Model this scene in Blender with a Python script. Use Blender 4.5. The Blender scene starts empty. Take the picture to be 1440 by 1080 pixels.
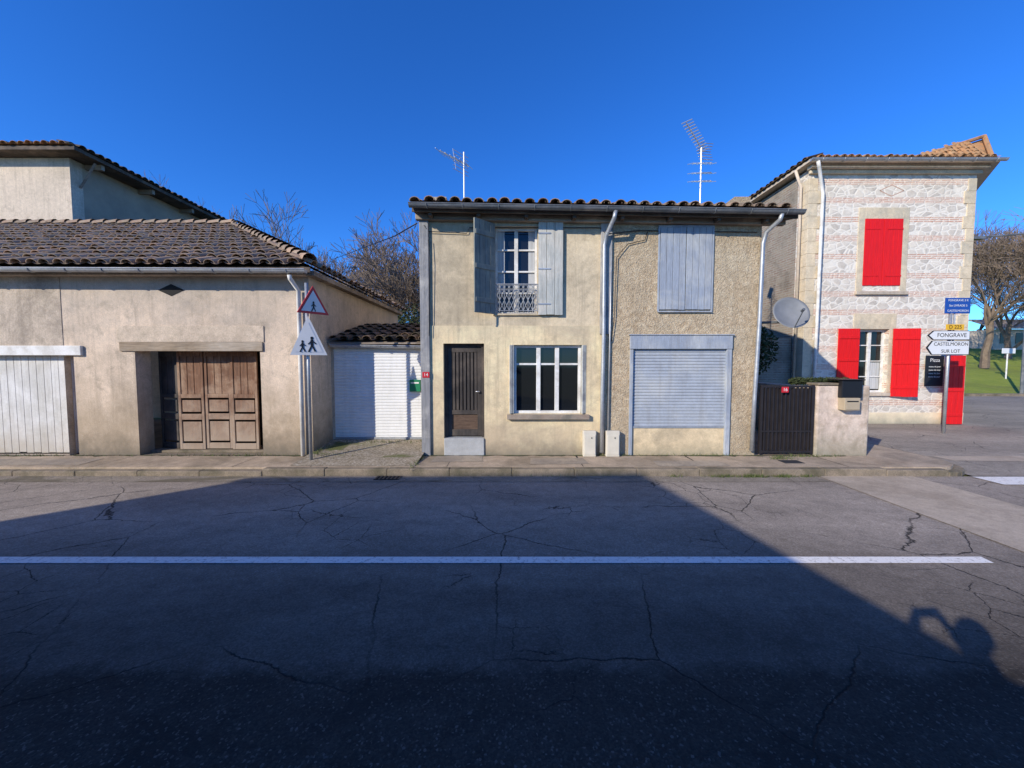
import bpy, math, random
from mathutils import Vector, Matrix
random.seed(7)
# ------------------------------------------------------------------ image pixels to world points on planes of assumed depth
F=541.0; TH=math.radians(3.0); H=1.8; CT,ST=math.cos(TH),math.sin(TH)
def W(px,py,Y):
    u=(px-720)/F; v=(540-py)/F; d=CT+v*ST
    return Vector((Y*u/d, Y, H+Y*(v*CT-ST)/d))
def Z(py,Y): return W(720,py,Y).z
def X(px,Y,py=540): return W(px,py,Y).x
def R(a,b,c,d,Y):
    m=(b+d)/2
    return X(a,Y,m),X(c,Y,m),Z(d,Y),Z(b,Y)
# ------------------------------------------------------------------ scene
sc=bpy.context.scene
COL=sc.collection
def link(o,parent=None):
    COL.objects.link(o)
    if parent is not None:
        o.parent=parent
        o.matrix_parent_inverse=Matrix.Translation(parent.location).inverted()
    return o
def grp(name,loc=(0,0,0)):
    e=bpy.data.objects.new(name,None); e.location=loc; e.empty_display_size=.3
    COL.objects.link(e); return e
def mesh(name,V,Fc,mat,parent=None,smooth=False,bevel=0,col=None):
    m=bpy.data.meshes.new(name); m.from_pydata([tuple(v) for v in V],[],Fc); m.update()
    if mat: m.materials.append(mat)
    if smooth:
        for p in m.polygons: p.use_smooth=True
    if col is not None:
        a=m.color_attributes.new('tcol','FLOAT_COLOR','POINT')
        for i,c in enumerate(col): a.data[i].color=(c[0],c[1],c[2],1)
    o=bpy.data.objects.new(name,m); link(o,parent)
    if bevel>0:
        b=o.modifiers.new('bev','BEVEL'); b.width=bevel; b.segments=2; b.limit_method='ANGLE'
    return o
class MB:
    def __init__(s): s.V=[];s.F=[]
    def box(s,x0,x1,y0,y1,z0,z1,M=None):
        n=len(s.V)
        P=[Vector(p) for p in [(x0,y0,z0),(x1,y0,z0),(x1,y1,z0),(x0,y1,z0),(x0,y0,z1),(x1,y0,z1),(x1,y1,z1),(x0,y1,z1)]]
        if M: P=[M@p for p in P]
        s.V+=P
        s.F+=[tuple(n+i for i in f) for f in [(0,3,2,1),(4,5,6,7),(0,1,5,4),(1,2,6,5),(2,3,7,6),(3,0,4,7)]]
        return s
    def poly(s,pts):
        n=len(s.V); s.V+=[Vector(p) for p in pts]; s.F.append(tuple(range(n,n+len(pts)))); return s
    def prism(s,pts,d):
        n=len(s.V);k=len(pts);d=Vector(d)
        s.V+=[Vector(p) for p in pts]+[Vector(p)+d for p in pts]
        s.F.append(tuple(range(n,n+k))); s.F.append(tuple(reversed(range(n+k,n+2*k))))
        for i in range(k):
            j=(i+1)%k; s.F.append((n+i,n+k+i,n+k+j,n+j))
        return s
    def tube(s,pts,rad,sides=8,cap=True):
        pts=[Vector(p) for p in pts]
        if not hasattr(rad,'__len__'): rad=[rad]*len(pts)
        n=len(s.V); prev=None
        for i,p in enumerate(pts):
            t=(pts[min(i+1,len(pts)-1)]-pts[max(i-1,0)]).normalized()
            if prev is None:
                a=t.cross(Vector((0,0,1)))
                if a.length<.1: a=t.cross(Vector((1,0,0)))
                a.normalize()
            else:
                a=(prev-t*prev.dot(t)).normalized()
            prev=a; b=t.cross(a)
            for k in range(sides):
                an=2*math.pi*k/sides
                s.V.append(p+(a*math.cos(an)+b*math.sin(an))*rad[i])
        for i in range(len(pts)-1):
            for k in range(sides):
                k2=(k+1)%sides
                s.F.append((n+i*sides+k,n+i*sides+k2,n+(i+1)*sides+k2,n+(i+1)*sides+k))
        if cap:
            s.F.append(tuple(n+k for k in reversed(range(sides))))
            m=n+(len(pts)-1)*sides; s.F.append(tuple(m+k for k in range(sides)))
        return s
    def obj(s,name,mat,parent=None,**k): return mesh(name,s.V,s.F,mat,parent,**k)
def box(name,x0,x1,y0,y1,z0,z1,mat,parent=None,bevel=0,M=None):
    return MB().box(x0,x1,y0,y1,z0,z1,M).obj(name,mat,parent,bevel=bevel)
def tube(name,pts,r,mat,parent=None,sides=10):
    return MB().tube(pts,r,sides).obj(name,mat,parent,smooth=True)
def wall(name,x0,x1,z0,z1,y,th,holes,mat,parent):
    xs=sorted(set([x0,x1]+[h[0] for h in holes]+[h[1] for h in holes]))
    zs=sorted(set([z0,z1]+[h[2] for h in holes]+[h[3] for h in holes]))
    xs=[a for a in xs if x0<=a<=x1]; zs=[a for a in zs if z0<=a<=z1]
    m=MB()
    for i in range(len(xs)-1):
        for j in range(len(zs)-1):
            a,b,c,d=xs[i],xs[i+1],zs[j],zs[j+1]; cx,cz=(a+b)/2,(c+d)/2
            if any(h[0]<cx<h[1] and h[2]<cz<h[3] for h in holes): continue
            m.poly([(a,y,c),(b,y,c),(b,y,d),(a,y,d)])
            m.poly([(b,y+th,c),(a,y+th,c),(a,y+th,d),(b,y+th,d)])
    def ring(a,b,c,d,flip):
        q=[(a,c),(b,c),(b,d),(a,d)]
        for i in range(4):
            p,r=q[i],q[(i+1)%4]
            f=[(p[0],y,p[1]),(p[0],y+th,p[1]),(r[0],y+th,r[1]),(r[0],y,r[1])]
            m.poly(f if not flip else f[::-1])
    ring(x0,x1,z0,z1,False)
    for h in holes: ring(*h,True)
    return m.obj(name,mat,parent)
def corrug(name,x0,x1,z0,z1,y,per,dep,mat,parent):
    V=[];Fc=[];n=max(2,int((z1-z0)/per)); per=(z1-z0)/n
    zs=[]
    for i in range(n):
        b=z0+i*per
        for t,d in ((0,0),(.12,1),(.3,1.25),(.6,1.25),(.85,1),(.97,0)): zs.append((b+t*per,y-dep*d))
    zs.append((z1,y))
    for z,yy in zs: V+=[(x0,yy,z),(x1,yy,z)]
    for i in range(len(zs)-1): Fc.append((2*i,2*i+1,2*i+3,2*i+2))
    return mesh(name,V,Fc,mat,parent)
# ------------------------------------------------------------------ materials
def C(c): return (c[0],c[1],c[2],1.0)
def gn(c,g=None):
    if c is None: return None
    if g: return tuple(min(.8,x*g) for x in c)
    return (min(.82,c[0]*1.40),min(.79,c[1]*1.25),min(.74,c[2]*1.10))
class NT:
    def __init__(s,name):
        s.m=bpy.data.materials.new(name); s.m.use_nodes=True; s.t=s.m.node_tree
        s.b=s.t.nodes['Principled BSDF']
        s.geo=s.t.nodes.new('ShaderNodeNewGeometry').outputs['Position']
    def n(s,t,ins=None,**p):
        nd=s.t.nodes.new(t)
        for k,v in p.items(): setattr(nd,k,v)
        for k,v in (ins or {}).items():
            if hasattr(v,'is_linked') or hasattr(v,'links'): s.t.links.new(v,nd.inputs[k])
            else: nd.inputs[k].default_value=v
        return nd
    def math(s,op,a,b=0.0,c=None,clamp=False):
        nd=s.t.nodes.new('ShaderNodeMath'); nd.operation=op; nd.use_clamp=clamp
        for i,v in enumerate((a,b,c)):
            if v is None: continue
            if isinstance(v,(int,float)): nd.inputs[i].default_value=v
            else: s.t.links.new(v,nd.inputs[i])
        return nd.outputs[0]
    def scale(s,vec,sc_):
        nd=s.n('ShaderNodeVectorMath',{0:vec},operation='MULTIPLY'); nd.inputs[1].default_value=sc_; return nd.outputs[0]
    def noise(s,vec,scale,detail=6,rough=.6,dist=0):
        return s.n('ShaderNodeTexNoise',{'Vector':vec,'Scale':scale,'Detail':float(detail),'Roughness':rough,'Distortion':float(dist)}).outputs['Fac']
    def rng(s,v,a,b,c=0.,d=1.,smooth=False):
        nd=s.n('ShaderNodeMapRange',{'Value':v,'From Min':a,'From Max':b,'To Min':c,'To Max':d})
        return nd.outputs[0]
    def mix(s,f,a,b,mode='MIX'):
        nd=s.t.nodes.new('ShaderNodeMixRGB'); nd.blend_type=mode
        for i,v in enumerate((f,a,b)):
            if isinstance(v,(int,float)): nd.inputs[i].default_value=v
            elif isinstance(v,tuple): nd.inputs[i].default_value=C(v)
            else: s.t.links.new(v,nd.inputs[i])
        return nd.outputs[0]
    def grey(s,v):
        nd=s.n('ShaderNodeCombineColor',{0:v,1:v,2:v}); return nd.outputs[0]
    def xyz(s): return s.n('ShaderNodeSeparateXYZ',{0:s.geo}).outputs
    def done(s,col,rough=.85,bump=None,strength=.4,dist=.01,metal=0,spec=.3):
        s.t.links.new(col,s.b.inputs['Base Color']) if not isinstance(col,tuple) else setattr(s.b.inputs['Base Color'],'default_value',C(col))
        if isinstance(rough,(int,float)): s.b.inputs['Roughness'].default_value=rough
        else: s.t.links.new(rough,s.b.inputs['Roughness'])
        s.b.inputs['Metallic'].default_value=metal
        s.b.inputs['Specular IOR Level'].default_value=spec
        if bump is not None:
            bn=s.n('ShaderNodeBump',{'Height':bump,'Strength':strength,'Distance':dist})
            s.t.links.new(bn.outputs[0],s.b.inputs['Normal'])
        return s.m
def surf(name,c1,c2,c3=None,s1=3.,s3=.6,fine=70.,famt=.12,rough=.85,strength=.4,dist=.01,stretch=None,stains=(),streak=0.,streakc=(.19,.155,.115),metal=0,spec=.3,r3=(.46,.64),g=None,blotch=0.):
    c1,c2,c3=gn(c1,g),gn(c2,g),gn(c3,g)
    t=NT(name); P=t.geo if stretch is None else t.scale(t.geo,stretch)
    n1=t.noise(P,s1,7,.65); col=t.mix(t.rng(n1,.35,.65),c1,c2)
    if c3: col=t.mix(t.rng(t.noise(t.geo,s3,6,.65,.4),*r3),col,c3)
    if blotch>0:
        nb_=t.noise(t.geo,3.4,8,.78,.3); col=t.mix(t.rng(nb_,.52,.66,0,blotch),col,(.27,.225,.165))
        nb2=t.noise(t.geo,9.,6,.75); col=t.mix(1.,col,t.grey(t.rng(nb2,.32,.68,.86,1.1)),'MULTIPLY')
    nf=t.noise(P,fine,3,.7)
    col=t.mix(1.,col,t.grey(t.rng(nf,.25,.75,1-famt,1+famt)),'MULTIPLY')
    if streak>0:
        ns=t.noise(t.scale(t.geo,(7,7,.5)),1.4,5,.7)
        col=t.mix(t.rng(ns,.5,.75,0,streak),col,streakc)
    if stains:
        z=t.xyz()[2]
        for z0,z1,c,st in stains:
            nn=t.noise(t.geo,2.2,6,.7)
            zz=t.math('ADD',z,t.math('MULTIPLY',t.math('SUBTRACT',nn,.5),abs(z1-z0)*1.6))
            col=t.mix(t.rng(zz,z0,z1,st,0.),col,c)
    h=t.math('ADD',nf,t.math('MULTIPLY',n1,.5))
    return t.done(col,rough,h,strength,dist,metal,spec)
def flat(name,c,rough=.6,metal=0,var=.1,spec=.4): 
    return surf(name,c,tuple(x*(1-var) for x in c),s1=6,fine=120,famt=.06,rough=rough,strength=.08,dist=.002,metal=metal,spec=spec,g=1.)

cream_lo=surf('plaster_cream',(.62,.555,.385),(.56,.49,.335),(.42,.37,.27),s1=2.5,s3=.9,fine=60,stains=[(.05,.95,(.40,.32,.22),.85),(.1,.4,(.16,.14,.10),.75),(2.75,2.2,(.40,.35,.26),.45)],streak=.4,blotch=.35)
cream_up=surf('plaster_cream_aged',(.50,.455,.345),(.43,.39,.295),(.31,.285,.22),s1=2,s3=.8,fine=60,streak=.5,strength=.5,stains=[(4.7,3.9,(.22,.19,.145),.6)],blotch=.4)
def pebble():
    t=NT('pebbledash_tan'); v=t.n('ShaderNodeTexVoronoi',{'Vector':t.geo,'Scale':38.}).outputs
    n=t.noise(t.geo,11,8,.8); n2=t.noise(t.geo,4.5,6,.75)
    c=t.mix(t.rng(n,.38,.62),(.50,.35,.205),(.82,.67,.45)); c=t.mix(t.rng(n2,.44,.62,0,.65),c,(.47,.36,.23))
    c=t.mix(t.rng(t.noise(t.geo,1.0,6,.65),.46,.68,0,.6),c,(.64,.54,.38))
    sp=t.n('ShaderNodeSeparateColor',{0:v[1]}).outputs[0]
    c=t.mix(t.rng(sp,.75,1.,0,.35),c,(.28,.20,.13))
    c=t.mix(1.,c,t.grey(t.rng(v[0],0.,.7,1.08,.78)),'MULTIPLY')
    ns=t.noise(t.scale(t.geo,(6,6,.5)),1.3,5,.7); c=t.mix(t.rng(ns,.50,.75,0,.4),c,(.24,.19,.13))
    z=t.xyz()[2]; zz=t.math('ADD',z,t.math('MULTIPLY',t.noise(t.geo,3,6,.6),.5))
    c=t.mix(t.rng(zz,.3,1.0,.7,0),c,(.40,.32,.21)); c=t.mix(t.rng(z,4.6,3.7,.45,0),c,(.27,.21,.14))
    return t.done(c,.95,t.math('ADD',t.math('MULTIPLY',v[0],-.7),t.math('MULTIPLY',n,2.2)),.75,.02)
tan=pebble()
left_pl=surf('plaster_grey_pink',(.54,.475,.40),(.46,.405,.34),(.35,.31,.26),s1=1.6,s3=.6,fine=50,famt=.2,strength=.5,dist=.012,stains=[(.1,1.8,(.34,.255,.16),.85),(.1,.6,(.16,.135,.10),.85),(3.8,2.1,(.32,.29,.25),.7)],streak=.45,blotch=.5)
left_pl2=surf('plaster_grey_render',(.42,.385,.335),(.34,.31,.27),(.23,.21,.185),s1=5,s3=.9,fine=40,famt=.24,strength=.6,dist=.012,streak=.5,blotch=.5)
lintel=surf('stone_lintel',(.50,.44,.33),(.40,.35,.26),(.33,.29,.22),s1=5,s3=1.5,fine=60)
pale_wall=surf('pale_render',(.50,.455,.39),(.42,.385,.33),(.33,.305,.26),s1=.8,s3=.3,fine=20,streak=.35,blotch=.3)
wall_white=surf('lime_wall_peeling',(.56,.51,.46),(.46,.40,.36),(.29,.25,.20),s1=5,s3=2.2,fine=60,strength=.5,stains=[(.1,.7,(.25,.23,.16),.85)],streak=.3,blotch=.5)
wood_brown=surf('wood_brown',(.235,.115,.06),(.13,.065,.037),(.36,.23,.145),s1=2,s3=2.,fine=9,famt=.4,stretch=(14,14,.7),rough=.75,strength=.4,dist=.004,stains=[(.1,1.4,(.40,.32,.24),.75)],g=1.)
wood_dark=surf('wood_dark_door',(.060,.050,.043),(.036,.031,.028),(.10,.08,.065),s1=2,s3=2,fine=9,famt=.3,stretch=(14,14,.7),rough=.75,strength=.4,dist=.004,g=1.)
wood_grey=surf('wood_weathered_grey',(.25,.245,.245),(.15,.15,.15),(.36,.34,.31),s1=2,s3=1.5,fine=8,famt=.3,stretch=(12,12,.6),rough=.9,strength=.6,dist=.008,g=1.2)
wood_beam=surf('wood_eave_beam',(.20,.18,.16),(.11,.10,.09),(.30,.27,.23),s1=2,s3=1.5,fine=8,famt=.3,stretch=(.6,12,12),rough=.9,strength=.6,dist=.008)
fascia_m=surf('fascia_dark_wood',(.07,.062,.056),(.045,.04,.037),(.12,.1,.085),s1=2,s3=2,fine=8,famt=.3,stretch=(.6,12,12),rough=.9)
blue_pt=surf('paint_blue_grey',(.27,.30,.345),(.22,.245,.285),(.36,.37,.37),s1=2,s3=1.2,fine=9,famt=.25,stretch=(10,10,.6),rough=.75,strength=.3,dist=.004,streak=.35,g=1.2)
blue_sh=surf('roller_blue_grey',(.33,.355,.385),(.28,.30,.325),(.37,.38,.38),s1=4,s3=1.5,fine=30,famt=.1,rough=.65,strength=.1,streak=.35,g=1.2)
shut_grey=surf('paint_shutter_grey',(.37,.375,.34),(.28,.29,.27),(.45,.425,.37),s1=2,s3=1.5,fine=9,famt=.25,stretch=(10,10,.6),rough=.8,strength=.4,dist=.004,streak=.45,g=1.25)
shut_dark=surf('paint_shutter_green_grey',(.17,.18,.165),(.12,.13,.12),(.23,.23,.19),s1=2,s3=1.5,fine=9,famt=.2,stretch=(10,10,.6),rough=.8,strength=.4,dist=.004,g=1.2)
white_pt=surf('paint_white',(.66,.64,.60),(.56,.54,.49),(.46,.43,.38),s1=6,s3=3,fine=40,famt=.08,rough=.55,strength=.15,dist=.002,g=1.2)
white_dr=surf('garage_white',(.60,.575,.535),(.51,.49,.455),(.42,.395,.345),s1=3,s3=1,fine=30,famt=.08,rough=.5,strength=.1,stains=[(.1,.8,(.42,.35,.26),.75)],streak=.35,g=1.22)
white_rol=surf('roller_white',(.65,.64,.615),(.59,.58,.55),None,s1=3,fine=30,famt=.04,rough=.45,strength=.05,streak=.15,g=1.22)
zinc=surf('zinc',(.36,.37,.38),(.26,.27,.28),(.42,.42,.41),s1=4,s3=2,fine=30,famt=.15,rough=.45,strength=.1,dist=.002,metal=.5,g=1.2)
zinc_dk=surf('zinc_painted_dark',(.13,.14,.15),(.09,.10,.105),(.2,.2,.2),s1=4,s3=2,fine=30,rough=.5,strength=.1,dist=.002,metal=.3,g=1.2)
iron=flat('iron',(.07,.07,.075),.5,.4)
gate_m=flat('gate_iron_dark',(.032,.026,.026),.5,.2,.3)
black=flat('black_paint',(.012,.012,.014),.4)
alu=flat('aluminium',(.6,.6,.6),.35,.5)
red_pt=surf('paint_red',(.68,.010,.010),(.55,.009,.009),None,s1=3,fine=9,famt=.14,stretch=(10,10,.6),rough=.5,strength=.2,dist=.004,g=1.15)
red_sm=flat('red_enamel',(.55,.02,.03),.4)
cream_st=surf('limestone_cream',(.60,.49,.335),(.50,.41,.28),(.41,.36,.27),s1=3,s3=1.2,fine=40,famt=.14,strength=.4,streak=.15,blotch=.3,g=1.22)
grn=flat('green_paint',(.02,.20,.09),.4)
beige=flat('beige_box',(.45,.36,.24),.5)
boxw=flat('meter_box_white',(.66,.60,.48),.5)
plas=surf('dish_grey',(.22,.225,.23),(.17,.175,.18),None,s1=5,fine=40,famt=.05,rough=.5,strength=.05,g=1.)
sign_w=flat('sign_white',(.72,.71,.69),.4,0,.04)
sign_bl=flat('sign_blue',(.015,.07,.32),.4,0,.04)
sign_y=flat('sign_yellow',(.75,.42,.02),.4,0,.04)
sign_r=flat('sign_red',(.55,.03,.03),.4,0,.04)
sign_dk=flat('sign_dark',(.015,.016,.02),.5)
t=NT('glass_dark'); n=t.noise(t.geo,1.6,2,.5); glass=t.done((.010,.011,.012),.04,n,.06,.02,0,.5)
t=NT('curtain'); n=t.noise(t.scale(t.geo,(30,30,.5)),1,4,.5); curtain=t.done(t.mix(t.rng(n,.3,.7),(.35,.35,.34),(.6,.6,.58)),.9,n,.5,.02)
dark=flat('interior_dark',(.02,.018,.016),.9)
def asphalt(name,base,agg,spk,crk=1.,scale=85.,tone=(.75,1.25),patch=None,lane=None):
    t=NT(name); v=t.n('ShaderNodeTexVoronoi',{'Vector':t.geo,'Scale':scale,'Randomness':1.}).outputs
    sp=t.n('ShaderNodeSeparateColor',{0:v[1]}).outputs[0]
    c=t.mix(t.rng(sp,.2,1.,0,1),base,agg)
    c=t.mix(t.rng(sp,.94,.985,0,spk),c,(.45,.41,.35))
    big=t.noise(t.scale(t.geo,(.35,.9,1)),.9,7,.65,.5)
    c=t.mix(1.,c,t.grey(t.rng(big,.32,.68,*tone)),'MULTIPLY')
    med=t.noise(t.geo,6,7,.75); c=t.mix(1.,c,t.grey(t.rng(med,.3,.7,.80,1.17)),'MULTIPLY')
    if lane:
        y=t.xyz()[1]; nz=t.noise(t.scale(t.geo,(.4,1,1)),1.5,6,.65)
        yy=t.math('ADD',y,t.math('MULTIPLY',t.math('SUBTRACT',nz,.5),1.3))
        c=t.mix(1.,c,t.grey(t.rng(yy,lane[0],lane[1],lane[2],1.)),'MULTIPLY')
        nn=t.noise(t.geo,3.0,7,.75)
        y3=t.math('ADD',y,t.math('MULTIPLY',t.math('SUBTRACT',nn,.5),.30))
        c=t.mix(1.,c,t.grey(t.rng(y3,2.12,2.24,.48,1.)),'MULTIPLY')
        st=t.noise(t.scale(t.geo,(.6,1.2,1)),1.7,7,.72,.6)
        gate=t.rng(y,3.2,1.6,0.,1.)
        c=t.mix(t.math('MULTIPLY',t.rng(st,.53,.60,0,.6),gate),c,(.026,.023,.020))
        fl=t.n('ShaderNodeTexVoronoi',{'Vector':t.geo,'Scale':95.,'Randomness':1.}).outputs
        fs=t.n('ShaderNodeSeparateColor',{0:fl[1]}).outputs[1]
        c=t.mix(t.math('MULTIPLY',t.rng(fs,.90,.98,0,.35),t.rng(y3,2.5,2.0,0.1,1.)),c,(.26,.235,.20))
    if patch: c=t.mix(t.rng(t.noise(t.scale(t.geo,(.5,1.,1)),1.1,6,.6,.8),.54,.60,0,patch[1]),c,patch[0])
    nc=t.n('ShaderNodeTexNoise',{'Vector':t.geo,'Scale':2.2,'Detail':6.,'Roughness':.7}).outputs['Color']
    wv=t.mix(.16,t.geo,nc,'ADD')
    e=t.n('ShaderNodeTexVoronoi',{'Vector':wv,'Scale':.75},feature='DISTANCE_TO_EDGE').outputs[0]
    e2=t.n('ShaderNodeTexVoronoi',{'Vector':wv,'Scale':2.6},feature='DISTANCE_TO_EDGE').outputs[0]
    m=t.rng(t.noise(t.geo,.45,3,.5),.44,.52); m2=t.rng(t.noise(t.geo,.6,3,.5,.3),.55,.61)
    k=t.math('MULTIPLY',t.rng(e,.002,.006,1,0),m); k2=t.math('MULTIPLY',t.rng(e2,.004,.012,1,0),m2)
    k=t.math('MULTIPLY',t.math('MAXIMUM',k,k2),crk,clamp=True)
    c=t.mix(k,c,(.014,.013,.012))
    h=t.math('SUBTRACT',t.math('MULTIPLY',t.rng(v[0],0.,.6,1.,0.),.5),t.math('MULTIPLY',k,1.5))
    return t.done(c,.9,h,.5,.007,0,.12)
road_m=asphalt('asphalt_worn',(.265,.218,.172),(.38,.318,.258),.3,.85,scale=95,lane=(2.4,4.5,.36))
fore_m=asphalt('asphalt_forecourt',(.27,.23,.18),(.36,.31,.25),.3,.6,scale=70)
pav_m=surf('pavement_concrete',(.36,.31,.245),(.285,.245,.195),(.20,.175,.135),s1=5,s3=1.2,fine=60,famt=.25,strength=.5,dist=.006,blotch=.4)
strip_m=surf('concrete_pale_band',(.36,.325,.27),(.31,.28,.235),(.27,.24,.195),s1=3,s3=1.,fine=70,famt=.2,strength=.35,dist=.005,blotch=.25)
kerb_m=surf('kerb_concrete',(.21,.185,.145),(.14,.125,.10),(.09,.085,.06),s1=6,s3=2,fine=60,famt=.3,strength=.5,dist=.006)
gravel=asphalt('gravel_ramp',(.23,.185,.125),(.40,.34,.26),.5,0,scale=45,patch=((.09,.105,.025),.85))
def linepaint():
    t=NT('road_paint'); n=t.noise(t.geo,22,7,.8); c=t.mix(t.rng(n,.52,.66),(.82,.77,.70),(.30,.26,.22)); return t.done(c,.7,n,.3,.004)
line_m=linepaint()
earth=surf('ground_earth_grass',(.07,.10,.03),(.10,.11,.045),(.13,.12,.07),s1=.8,s3=.1,fine=12,famt=.3)
grass_m=surf('lawn',(.16,.22,.03),(.21,.26,.04),(.13,.16,.035),s1=1.2,s3=.25,fine=25,famt=.4,strength=.8,dist=.05)
moss_m=surf('moss_and_grit',(.13,.115,.07),(.07,.085,.03),(.05,.07,.02),s1=9,s3=3,fine=60,famt=.35,strength=.8,dist=.01,g=1.)
blade_m=surf('grass_blades',(.07,.11,.025),(.14,.15,.05),None,s1=20,fine=60,rough=.6,g=1.)
bark=surf('bark_winter',(.17,.14,.11),(.11,.09,.075),None,s1=3,fine=20,famt=.2,strength=.4)
leafd=surf('foliage_dark',(.035,.05,.018),(.06,.07,.025),None,s1=2,fine=10,famt=.3,g=1.)
def tilemat(name,a,b,c,lich,ls):
    t=NT(name); at=t.n('ShaderNodeAttribute',attribute_name='tcol').outputs['Color']
    r=t.n('ShaderNodeSeparateColor',{0:at}).outputs
    col=t.mix(t.rng(r[0],0,.6),a,b); col=t.mix(t.rng(r[0],.7,1),col,c)
    n=t.noise(t.geo,7,7,.75); col=t.mix(t.rng(n,.46,.62,0,ls),col,lich)
    n2=t.noise(t.geo,3,6,.7); col=t.mix(t.rng(n2,.52,.68,0,.75),col,(.08,.064,.046))
    col=t.mix(1.,col,t.grey(t.rng(t.noise(t.geo,60,3,.6),.3,.7,.8,1.2)),'MULTIPLY')
    return t.done(col,.9,n,.5,.012)
tile_old=tilemat('canal_tile_old',(.33,.22,.15),(.22,.155,.11),(.44,.28,.18),(.34,.29,.20),.65)
tile_dark=tilemat('canal_tile_mossy',(.10,.08,.055),(.15,.10,.07),(.20,.13,.085),(.06,.065,.03),.6)
tile_or=tilemat('canal_tile_orange',(.46,.23,.10),(.38,.20,.09),(.54,.30,.14),(.30,.24,.14),.55)
def rubble():
    t=NT('rubble_and_brick_courses'); x,y,z=t.xyz()
    P=t.n('ShaderNodeCombineXYZ',{0:t.math('ADD',x,y),1:z,2:0.}).outputs[0]
    nz=t.noise(t.geo,2.5,3,.6)
    dz=t.math('MULTIPLY',t.math('SUBTRACT',nz,.5),.04); zz=t.math('ADD',z,dz)
    P2=t.n('ShaderNodeCombineXYZ',{0:t.math('ADD',x,y),1:zz,2:0.}).outputs[0]
    fr=t.math('FRACT',t.math('DIVIDE',zz,.54))
    bm=t.math('LESS_THAN',fr,.31)
    br=t.n('ShaderNodeTexBrick',{'Vector':P2,'Color1':C((.54,.27,.18)),'Color2':C((.62,.40,.29)),'Mortar':C((.74,.65,.54)),'Scale':1.,'Mortar Size':.014,'Mortar Smooth':.2,'Brick Width':.30,'Row Height':.056})
    vv=t.n('ShaderNodeTexVoronoi',{'Vector':t.scale(P,(1,1.5,1)),'Scale':4.2}).outputs
    ve=t.n('ShaderNodeTexVoronoi',{'Vector':t.scale(P,(1,1.5,1)),'Scale':4.2},feature='DISTANCE_TO_EDGE').outputs[0]
    g=t.n('ShaderNodeSeparateColor',{0:vv[1]}).outputs[0]
    st=t.mix(g,(.46,.40,.33),(.74,.65,.53)); st=t.mix(t.rng(ve,.05,.12,1,0),st,(.78,.71,.60))
    cov=t.rng(t.noise(t.geo,4,6,.7),.42,.62)
    st=t.mix(t.math('MULTIPLY',cov,.65),st,(.76,.69,.58)); bc=t.mix(t.math('MULTIPLY',cov,.35),br.outputs[0],(.74,.66,.55))
    c=t.mix(bm,st,bc)
    c=t.mix(t.rng(t.noise(t.geo,.7,6,.65),.50,.72,0,.45),c,(.46,.41,.34))
    c=t.mix(1.,c,t.grey(t.rng(t.noise(t.geo,40,3,.7),.3,.7,.88,1.08)),'MULTIPLY')
    h=t.math('ADD',t.rng(ve,0.,.15),t.math('MULTIPLY',t.noise(t.geo,22,4,.7),.6))
    return t.done(c,.92,h,.5,.014)
rub=rubble()
def sidebrick():
    t=NT('old_brick_rubble'); x,y,z=t.xyz(); P=t.n('ShaderNodeCombineXYZ',{0:t.math('ADD',x,y),1:z,2:0.}).outputs[0]
    br=t.n('ShaderNodeTexBrick',{'Vector':P,'Color1':C((.25,.165,.115)),'Color2':C((.33,.25,.18)),'Mortar':C((.34,.30,.24)),'Scale':1.,'Mortar Size':.02,'Brick Width':.3,'Row Height':.075}).outputs[0]
    n=t.noise(t.geo,3,7,.7); c=t.mix(t.rng(n,.45,.6,0,.8),br,(.29,.25,.19)); c=t.mix(t.rng(t.noise(t.geo,1.2,6,.7),.5,.65,0,.6),c,(.13,.11,.085))
    return t.done(c,.95,t.noise(t.geo,20,5,.7),.8,.025)
sideb=sidebrick()
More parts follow.
